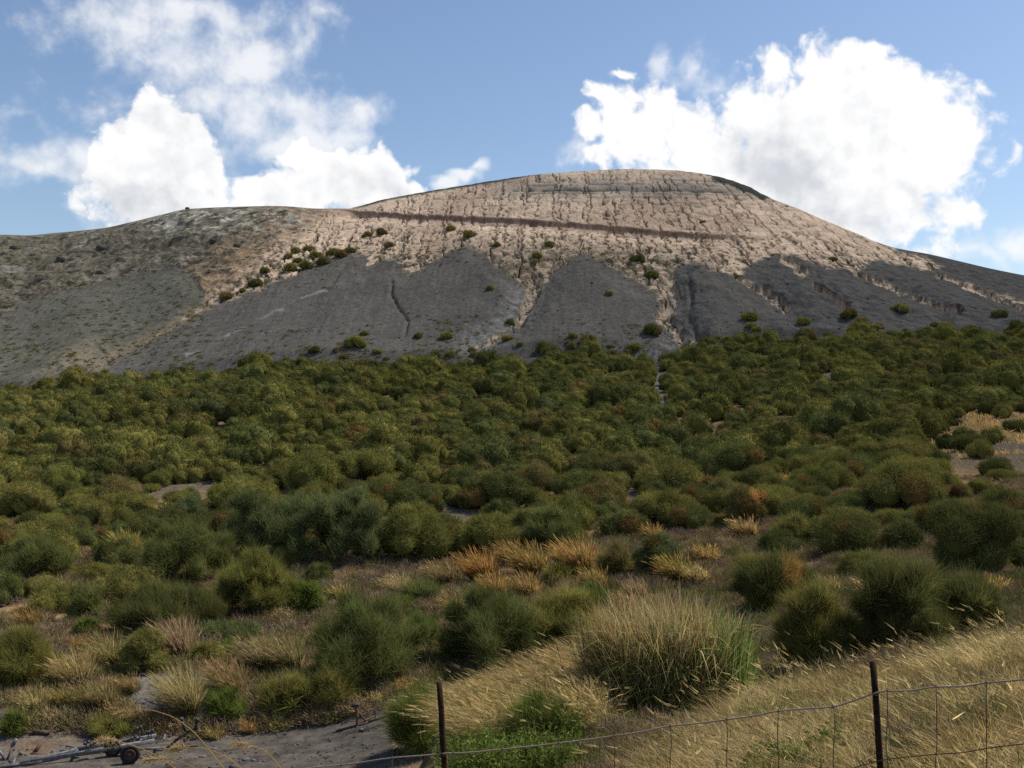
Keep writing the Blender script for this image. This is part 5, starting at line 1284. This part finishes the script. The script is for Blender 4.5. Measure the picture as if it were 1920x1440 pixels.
# dark winch frame of a second trailer
wp = at(335, 1402, 31.0); wp[2] = float(zxy(wp[0], wp[1]))
wf = empty('winch_frame', wp); tag(wf, 'dark forked winch frame standing behind the tail of the boat trailer', 'winch frame')
dz = lambda px, py: at(px, py, 31.1)
mb = MB(); beam(mb, dz(314, 1402), dz(350, 1372), .07, .09, up=(0, 1, 0)); beam(mb, dz(312, 1402), dz(372, 1398), .07, .05); mb.build('frame', M_BLACK, wf, loc=wp)
mb = MB(); beam(mb, dz(349, 1374), dz(340, 1348), .07, .08, up=(0, 1, 0)); beam(mb, dz(349, 1374), dz(367, 1366), .06, .06); beam(mb, dz(367, 1368), dz(370, 1348), .06, .06, up=(0, 1, 0)); beam(mb, dz(345, 1396), dz(346, 1384), .03, .03, up=(0, 1, 0)); mb.build('fork', M_BLACK, wf, loc=wp)
for q in ((340, 1349), (370, 1350)):
    mb = MB(); c0 = dz(*q); tube(mb, [c0 - np.array([.07, 0, 0]), c0 - np.array([.05, 0, 0]), c0 + np.array([.05, 0, 0]), c0 + np.array([.07, 0, 0])], [.04, .07, .07, .04], 10); mb.build('roller', M_BLACK, wf, loc=wp, smooth=True)

# rusty trailer frame further along the road
rp = hit(672, 1362, 24); rdep = rp[1]
rt = empty('rusty_frame', rp); tag(rt, 'long low rusty trailer frame with a crossed support and black roller at the roadside', 'trailer frame')
dz = lambda px, py, o=0: at(px, py, rdep + o)
mb = MB(); hh = lambda a, b: hit(a, b + 2, 24) + np.array([0, 0, .07]); beam(mb, hh(630, 1373), hh(690, 1356), .055, .05); beam(mb, hh(690, 1356), hh(743, 1338), .055, .05); beam(mb, hh(660, 1366), hh(705, 1343), .04, .04); mb.build('chassis', M_RUST, rt, loc=rp)
mb = MB(); beam(mb, dz(665, 1326), hh(687, 1357), .05, .05, up=(0, 1, 0)); beam(mb, dz(672, 1332), hh(668, 1363), .05, .05, up=(0, 1, 0)); mb.build('support', M_RUST, rt, loc=rp)
mb = MB(); c0 = dz(667, 1322); tube(mb, [c0 - np.array([.12, .02, 0]), c0 - np.array([.09, .02, 0]), c0, c0 + np.array([.09, -.02, 0]), c0 + np.array([.12, -.02, 0])], [.04, .07, .045, .07, .04], 10); mb.build('roller', M_BLACK, rt, loc=rp, smooth=True)
mb = MB(); beam(mb, hh(703, 1350), hh(703, 1350) + np.array([.02, 0, .42]), .03, .03, up=(0, 1, 0)); beam(mb, hh(737, 1338), hh(737, 1338) + np.array([0, 0, .16]), .12, .16, up=(0, 1, 0)); mb.build('upright', M_RUST, rt, loc=rp)

# log, fallen branch
def stick(name, pts, r, label, cat, mat=M_WOOD):
    P = np.array(pts); mb = MB(); tube(mb, P - P.mean(0), r, 8)
    o = mb.build(name, mat, smooth=True); o.location = [float(v) for v in P.mean(0)]; tag(o, label, cat)
    return o, P.mean(0)
p = hit(76, 1378, 24)
stick('log', [p + np.array([-.26, 0, .09]), p + np.array([0, .02, .07]), p + np.array([.26, -.03, .06])], [.075, .08, .07], 'short dark log lying on the bank above the trailer', 'log')
p = hit(1520, 962, 30)
o, c0 = stick('fallen_branch', [p + np.array([-1.0, 0, .05]), p + np.array([-.3, .1, .35]), p + np.array([.3, 0, .45]), p + np.array([1.2, .1, .30]), p + np.array([1.9, 0, .38])], [.05, .09, .12, .08, .03], 'crooked dark dead branch lying under a brown bush mid slope', 'branch')
mb = MB(); 
for e in ((.1, -.1, .5), (.9, 0, -.3), (-.5, 0, .3)): tube(mb, [np.array([.0, 0, .1]), np.array(e) * .6 + np.array([.2, 0, .1]), np.array(e) * 1.1 + np.array([.3, 0, .1])], [.06, .04, .015], 6)
mb.build('twig', M_WOOD, o)

# near grass stalks reaching into the view at the bottom
def stalk(pts, d, label, seed):
    P = dense([(i, p_[0]) for i, p_ in enumerate(pts)], 6); Q = dense([(i, p_[1]) for i, p_ in enumerate(pts)], 6)
    W3 = np.array([at(a, b, d) for a, b in zip(P[:, 1], Q[:, 1])])
    base = W3[0].copy(); gz = float(zxy(base[0], base[1]))
    W3 = np.concatenate([np.array([[base[0] + .05, base[1], gz - .02], [base[0] + .03, base[1], (gz + base[2]) / 2]]), W3]); base = W3[0].copy()
    root = empty('grass_stalk', base); tag(root, label, 'grass stalk', 'long dry grass stalks near the viewer')
    rs = np.random.RandomState(seed); m = len(W3)
    mb = MB(); tube(mb, W3 - base, np.linspace(.0026, .0010, m), 5, (.50, .36, .15)); mb.build('stem', M_GRASS, root)
    mb = MB(); k = 150; t = m - 1 - rs.rand(k) ** 1.2 * m * .30
    i = np.clip(t.astype(int), 0, m - 2); fr_ = (t - i)[:, None]
    q = W3[i] * (1 - fr_) + W3[i + 1] * fr_ - base
    dv = _unit(W3[i + 1] - W3[i] + rs.normal(size=(k, 3)) * .012) * rs.uniform(.02, .045, (k, 1)) + np.array([0, 0, -.006])
    v, f, c = twigs(q, dv, .0035, np.tile([.52, .38, .18], (k, 1)), rs); mb.add(v, f, c)
    mb.build('seed_head', M_GRASS, root)
stalk([(470, 1500), (415, 1435), (360, 1370), (318, 1342), (275, 1331), (245, 1332), (222, 1338)], 4.2, 'tallest arching dry stalk with drooping seed head over the trailer tail', 1)
stalk([(560, 1490), (535, 1455), (515, 1425), (488, 1403), (460, 1395), (436, 1393)], 4.4, 'dry stalk bending over the ash road, nearest the fence', 2)
stalk([(400, 1500), (335, 1445), (280, 1410), (240, 1395), (205, 1386), (185, 1388)], 4.1, 'dry stalk bowing across the trailer wheel', 3)
stalk([(500, 1490), (452, 1440), (410, 1412), (370, 1402), (335, 1402), (315, 1408)], 4.3, 'low dry stalk between the tallest one and the road stalk', 4)
stalk([(430, 1500), (395, 1460), (350, 1433), (310, 1422), (275, 1425)], 4.0, 'lowest and shortest dry stalk, passing below the trailer wheel', 5)

# ------------------------------------------------------------------ loose stones
def stones(name, label, P, S, cols, seed):
    rs = np.random.RandomState(seed); n = len(P)
    ico = np.array([(1, 0, 0), (-1, 0, 0), (0, 1, 0), (0, -1, 0), (0, 0, 1), (0, 0, -1), (.6, .6, .55), (-.6, .6, .5), (.6, -.6, .5), (-.6, -.6, .55)], float)
    tri = np.array([(0, 6, 8), (0, 2, 6), (2, 7, 6), (2, 1, 7), (1, 9, 7), (1, 3, 9), (3, 8, 9), (3, 0, 8), (4, 6, 7), (4, 7, 9), (4, 9, 8), (4, 8, 6), (5, 2, 0), (5, 1, 2), (5, 3, 1), (5, 0, 3)])
    a = rs.rand(n) * 6.283; ca, sa = np.cos(a)[:, None], np.sin(a)[:, None]
    J = ico[None] * rs.uniform(.7, 1.25, (n, 10, 1)) * np.stack([rs.uniform(.8, 1.3, n), rs.uniform(.7, 1.1, n), rs.uniform(.45, .8, n)], 1)[:, None] * S[:, None, None]
    V_ = np.stack([J[..., 0] * ca - J[..., 1] * sa, J[..., 0] * sa + J[..., 1] * ca, J[..., 2]], -1) + P[:, None]
    Fc = (tri[None] + np.arange(n)[:, None, None] * 10).reshape(-1, 3)
    o = mesh(name, V_.reshape(-1, 3), Fc, M_STONE, np.repeat(cols, 10, 0)); tag(o, label, 'stones', kind='stuff')
n = 3000
pxx = rsC.uniform(-60, 860, n); yy = rsC.uniform(26.5, 35.5, n); xx = (pxx - CX) / F * yy; zz = zxy(xx, yy)
k = poly_sdf(pxx, HZ - F * zz / yy, ROADP) > -14
P = np.stack([xx, yy, zz + .03], 1)[k]; S = np.exp(rsC.normal(-3.6, .5, len(P)))
stones('gravel', 'loose dark stones on the ash road and its edges', P, S, np.array([.09, .085, .085]) * rsC.uniform(.5, 2.0, (len(P), 1)), 3)
n = 900
P = []; Cc = []
for _ in range(n):
    px, py = rsC.uniform(-30, 1950), rsC.uniform(480, 690)
    if py > float(basep(px)) - 1 or py < float(sil(px)) + 40: continue
    P.append(hill_at(px, py)); Cc.append(np.array([.075, .075, .08]) * rsC.uniform(.6, 1.8))
P = np.array(P); S = np.exp(rsC.normal(-1.75, .35, len(P)))
stones('scree_stones', 'scattered small boulders lying on the ash fans', P, S, np.array(Cc), 4)
BOULD = [(28, 466, 14), (190, 467, 15), (115, 487, 15), (188, 512, 14), (402, 455, 16), (352, 391.5, 7), (445, 462, 12)]
def boulder(seed, R_):
    rs = np.random.RandomState(seed)
    u_, v_ = np.meshgrid(np.linspace(0, 2 * math.pi, 21)[:-1], np.linspace(.05, math.pi - .05, 12))
    d = np.stack([np.sin(v_) * np.cos(u_), np.sin(v_) * np.sin(u_), np.cos(v_)], -1)
    r = 1 + .35 * fbm(d[..., 0] * 1.6 + seed, d[..., 1] * 1.6 + d[..., 2] * 1.3, 4, seed) + .15 * ridged(d[..., 0] * 3, d[..., 2] * 3 + seed, 3, seed)
    V_ = (d * r[..., None] * np.array([1.1, .9, .75]) * R_)
    nr, nc = 12, 20; q = []
    for i in range(nr - 1):
        for j in range(nc): q.append((i * nc + j, i * nc + (j + 1) % nc, (i + 1) * nc + (j + 1) % nc, (i + 1) * nc + j))
    return V_.reshape(-1, 3), np.array(q)
for k, (px, py, w) in enumerate(BOULD):
    p = hill_at(px, py); R_ = w / 2 / F * p[1]
    V_, q = boulder(700 + k, R_)
    o = mesh('boulder', V_, q, M_STONE, np.tile(np.array([.12, .11, .09]) * (.7 + .5 * rsC.rand()), (len(V_), 1)), smooth=False)
    o.location = [float(v) for v in p + np.array([0, 0, R_ * .2])]
    tag(o, 'grey boulder on the brown western shoulder' if k != 5 else 'small dark boulder standing on the skyline of the western shoulder', 'boulder', 'boulders on the western shoulder' if k != 5 else None)

# ------------------------------------------------------------------ sky with clouds
w = bpy.data.worlds.new('World'); SC.world = w; w.use_nodes = True
nt = w.node_tree; nt.nodes.clear(); L = nt.links.new
out = N(nt, 'ShaderNodeOutputWorld')
sky = N(nt, 'ShaderNodeTexSky'); sky.sky_type = 'NISHITA'; sky.sun_disc = False
sky.sun_elevation = math.radians(SUN_EL); sky.sun_rotation = math.radians(SUN_AZ)
sky.altitude = 200; sky.air_density = 1.0; sky.dust_density = .8; sky.ozone_density = 3.0
bgs = N(nt, 'ShaderNodeBackground', i_Strength=.106); tint = N(nt, 'ShaderNodeMix', data_type='RGBA', blend_type='MULTIPLY'); tint.inputs[0].default_value = 1.0; tint.inputs[7].default_value = (1.03, 1.0, .98, 1)
L(sky.outputs[0], tint.inputs[6]); L(tint.outputs[2], bgs.inputs[0])
tc = N(nt, 'ShaderNodeTexCoord'); sx = N(nt, 'ShaderNodeSeparateXYZ'); L(tc.outputs['Generated'], sx.inputs[0])
def inp(n_, i, v):
    if isinstance(v, (int, float)): n_.inputs[i].default_value = v
    else: L(v, n_.inputs[i])
def MA(op, a, b=0.0, c=0.0, clamp=False):
    n_ = N(nt, 'ShaderNodeMath', operation=op, use_clamp=clamp)
    inp(n_, 0, a); inp(n_, 1, b)
    if op in ('MULTIPLY_ADD', 'SMOOTH_MAX', 'SMOOTH_MIN'): inp(n_, 2, c)
    return n_.outputs[0]
az = MA('ARCTAN2', sx.outputs[0], sx.outputs[1]); el = MA('ARCSINE', sx.outputs[2])
U = MA('MULTIPLY', az, 10.0); Vv = MA('MULTIPLY', el, 10.0)          # tenths of a radian
def ae(px, py):
    x, y, z = (px - CX) / F, 1.0, (HZ - py) / F
    return 10 * math.atan2(x, y), 10 * math.asin(z / math.sqrt(x * x + y * y + z * z))
cv = N(nt, 'ShaderNodeCombineXYZ'); L(U, cv.inputs[0]); L(Vv, cv.inputs[1])
def noise(scale, detail, rough=.6, off=0., dist=0.):
    n_ = N(nt, 'ShaderNodeTexNoise', i_Scale=scale, i_Detail=detail, i_Roughness=rough, i_Distortion=dist)
    ad = N(nt, 'ShaderNodeVectorMath', operation='ADD'); L(cv.outputs[0], ad.inputs[0]); ad.inputs[1].default_value = (off, off * .7, off * 1.3)
    L(ad.outputs[0], n_.inputs['Vector']); return n_
# billows: warp the coordinates, then add rounded lumps
wn = noise(1.6, 3, .55, 3.1)
wsub = N(nt, 'ShaderNodeVectorMath', operation='SUBTRACT'); L(wn.outputs['Color'], wsub.inputs[0]); wsub.inputs[1].default_value = (.5, .5, .5)
wsc = N(nt, 'ShaderNodeVectorMath', operation='SCALE'); L(wsub.outputs[0], wsc.inputs[0]); wsc.inputs['Scale'].default_value = .55
wad = N(nt, 'ShaderNodeVectorMath', operation='ADD'); L(cv.outputs[0], wad.inputs[0]); L(wsc.outputs[0], wad.inputs[1])
wsx = N(nt, 'ShaderNodeSeparateXYZ'); L(wad.outputs[0], wsx.inputs[0])
wU, wV = wsx.outputs[0], wsx.outputs[1]
def blobs(B, soft):
    acc = None
    for (px, py, rx, ry, s) in B:
        u0, v0 = ae(px, py); ru, rv = rx / F * 10, ry / F * 10
        a = MA('MULTIPLY_ADD', wU, 1 / ru, -u0 / ru); b = MA('MULTIPLY_ADD', wV, 1 / rv, -v0 / rv)
        r2 = MA('ADD', MA('MULTIPLY', a, a), MA('MULTIPLY', b, b))
        f = MA('MULTIPLY_ADD', MA('SQRT', r2), -s, s)            # 1 at centre, 0 at rim
        acc = f if acc is None else MA('SMOOTH_MAX', acc, f, soft)
    return acc
def vor(scale, off):
    n_ = N(nt, 'ShaderNodeTexVoronoi', feature='SMOOTH_F1'); n_.inputs['Scale'].default_value = scale; n_.inputs['Smoothness'].default_value = .6
    if 'Detail' in n_.inputs: n_.inputs['Detail'].default_value = 3.0; n_.inputs['Roughness'].default_value = .55
    ad = N(nt, 'ShaderNodeVectorMath', operation='ADD'); L(wad.outputs[0], ad.inputs[0]); ad.inputs[1].default_value = (off, off, off)
    L(ad.outputs[0], n_.inputs['Vector']); return n_.outputs['Distance']
THICK = [
    (1190, 240, 135, 125, 1.1), (1120, 185, 60, 60, .8), (1105, 250, 55, 70, .8), (1165, 130, 38, 32, .6), (1140, 290, 80, 60, .8), (1300, 250, 140, 110, 1.), (1370, 270, 90, 90, 1.), (1450, 230, 150, 130, 1.1), (1455, 140, 75, 65, .9), (1545, 150, 110, 90, 1.), (1632, 92, 42, 48, .8), (1600, 120, 70, 55, .8),
    (1690, 160, 70, 70, .9), (1720, 250, 115, 110, 1.), (1785, 300, 75, 100, .9), (1790, 390, 70, 75, .9), (1600, 290, 280, 200, 1.8), (1640, 180, 120, 80, 1.2), (1400, 320, 260, 110, 1.1), (1700, 430, 130, 50, .7), (1835, 400, 40, 60, .6), (1690, 480, 190, 50, .5),
    (295, 225, 80, 95, 1.2), (215, 335, 100, 90, 1.), (210, 400, 80, 60, .8), (305, 320, 140, 130, 1.5), (270, 400, 130, 80, 1.), (395, 325, 75, 75, 1.1), (370, 390, 120, 70, 1.2), (620, 325, 125, 90, 1.4), (550, 365, 125, 65, 1.3), (700, 345, 110, 65, 1.2), (765, 365, 75, 36, .9), (480, 392, 80, 30, .9),
    
]
THIN = [
    (838, 342, 40, 18, 1.3), (868, 328, 34, 18, 1.3), (892, 312, 24, 16, 1.1),
    (60, 312, 90, 46, 1.1), (150, 310, 100, 60, 1.1), (230, 330, 90, 80, .8), (250, 60, 190, 80, .9), (350, 30, 220, 50, 1.), (460, 110, 150, 80, 1.1), (640, 330, 120, 60, .8), (420, 290, 90, 60, .7), (555, 90, 60, 60, .8), (400, 195, 190, 60, .9), (560, 200, 150, 60, .9), (660, 190, 60, 30, .8), (610, 260, 100, 55, 1.2), (540, 280, 110, 50, 1.), (660, 210, 80, 50, 1.),
    (480, 240, 120, 60, .7), (190, 400, 60, 60, .6), (600, 20, 60, 40, .8), (690, 215, 40, 26, .7), (330, 120, 160, 70, .7), (1245, 120, 46, 40, .8), (1300, 130, 50, 44, .7), (1905, 455, 40, 36, .8), (1860, 490, 30, 24, .7), (30, 220, 60, 30, .45), (170, 200, 90, 50, .5), (1090, 290, 60, 40, .7), (1340, 170, 60, 30, .6), (1840, 470, 40, 36, .6),
]
fb = noise(2.6, 9, .62, 0.); fb2 = noise(1.1, 8, .6, 7.7, .3)
v1 = vor(3.2, 1.3)
lump = MA('SUBTRACT', .55, v1)
tk = MA('ADD', blobs(THICK, .18), MA('ADD', MA('MULTIPLY', lump, .55), MA('MULTIPLY_ADD', fb.outputs[0], .85, -.47)))
aT = N(nt, 'ShaderNodeMapRange', interpolation_type='SMOOTHSTEP'); L(tk, aT.inputs[0]); aT.inputs[1].default_value = -.02; aT.inputs[2].default_value = .34
tn = MA('ADD', blobs(THIN, .25), MA('ADD', MA('MULTIPLY', lump, .35), MA('MULTIPLY_ADD', fb.outputs[0], 1.6, -.68)))
aN = N(nt, 'ShaderNodeMapRange', interpolation_type='SMOOTHSTEP'); L(tn, aN.inputs[0]); aN.inputs[1].default_value = -.05; aN.inputs[2].default_value = 1.0; aN.inputs[4].default_value = .8
alpha = MA('MAXIMUM', aT.outputs[0], aN.outputs[0])
up_ok = N(nt, 'ShaderNodeMapRange'); L(sx.outputs[1], up_ok.inputs[0]); up_ok.inputs[1].default_value = .1; up_ok.inputs[2].default_value = .3
alpha = MA('MULTIPLY', alpha, up_ok.outputs[0])
# thicker cores look greyer from below
core = blobs([(1480, 330, 170, 110, 1.), (1400, 310, 100, 50, .6), (1560, 400, 150, 60, .7), (255, 370, 130, 90, .75), (340, 300, 60, 50, .35), (640, 365, 120, 50, .5)], .3)
def relief(scale, det, du, dv_):                                  # how far the billow faces away from the sun
    a_ = noise(scale, det, .55, 4.4); b_ = N(nt, 'ShaderNodeTexNoise', i_Scale=scale, i_Detail=det, i_Roughness=.55)
    ad = N(nt, 'ShaderNodeVectorMath', operation='ADD'); L(cv.outputs[0], ad.inputs[0]); ad.inputs[1].default_value = (4.4 + du, 4.4 * .7 + dv_, 4.4 * 1.3)
    L(ad.outputs[0], b_.inputs['Vector']); return MA('SUBTRACT', b_.outputs[0], a_.outputs[0])
gr = MA('ADD', MA('MULTIPLY_ADD', core, .62, .10), MA('ADD', MA('MULTIPLY', relief(1.3, 5, .16, .26), 1.5), MA('MULTIPLY', relief(3.6, 5, .06, .10), 1.1)))
grm = N(nt, 'ShaderNodeMapRange', interpolation_type='SMOOTHSTEP'); L(gr, grm.inputs[0]); grm.inputs[1].default_value = -.12; grm.inputs[2].default_value = 1.0
mixc_ = N(nt, 'ShaderNodeMix', data_type='RGBA'); L(grm.outputs[0], mixc_.inputs[0]); mixc_.inputs[6].default_value = (1.0, 1.0, 1.0, 1); mixc_.inputs[7].default_value = (.62, .65, .70, 1)
bgc = N(nt, 'ShaderNodeBackground', i_Strength=.80); L(mixc_.outputs[2], bgc.inputs[0])
mx = N(nt, 'ShaderNodeMixShader'); L(alpha, mx.inputs[0]); L(bgs.outputs[0], mx.inputs[1]); L(bgc.outputs[0], mx.inputs[2]); L(mx.outputs[0], out.inputs[0])

# ------------------------------------------------------------------ sun, camera, render
az_, el_ = math.radians(SUN_AZ), math.radians(SUN_EL)
S = Vector((math.cos(el_) * math.sin(az_), math.cos(el_) * math.cos(az_), math.sin(el_)))
sl = bpy.data.lights.new('sun', 'SUN'); sl.energy = 5.0; sl.angle = math.radians(.55); sl.color = (1.0, .955, .88)
so = bpy.data.objects.new('sun', sl); COL.objects.link(so); so.rotation_euler = S.to_track_quat('Z', 'Y').to_euler(); so.location = (60, 40, 120)
cam = bpy.data.cameras.new('camera'); co = bpy.data.objects.new('camera', cam); COL.objects.link(co)
cam.sensor_width = 36; cam.lens = 36 * F / 1920; cam.shift_y = (HZ - 720) / 1920; cam.clip_start = .05; cam.clip_end = 3000
co.rotation_euler = (math.radians(90), 0, 0); SC.camera = co
vs = SC.view_settings; vs.view_transform = 'Standard'; vs.look = 'None'; vs.exposure = .36; vs.gamma = 1; vs.use_curve_mapping = False
SC.render.engine = 'CYCLES'
SC.cycles.max_bounces = 6; SC.cycles.diffuse_bounces = 3; SC.cycles.transmission_bounces = 3; SC.cycles.transparent_max_bounces = 4
SC.cycles.use_denoising = False
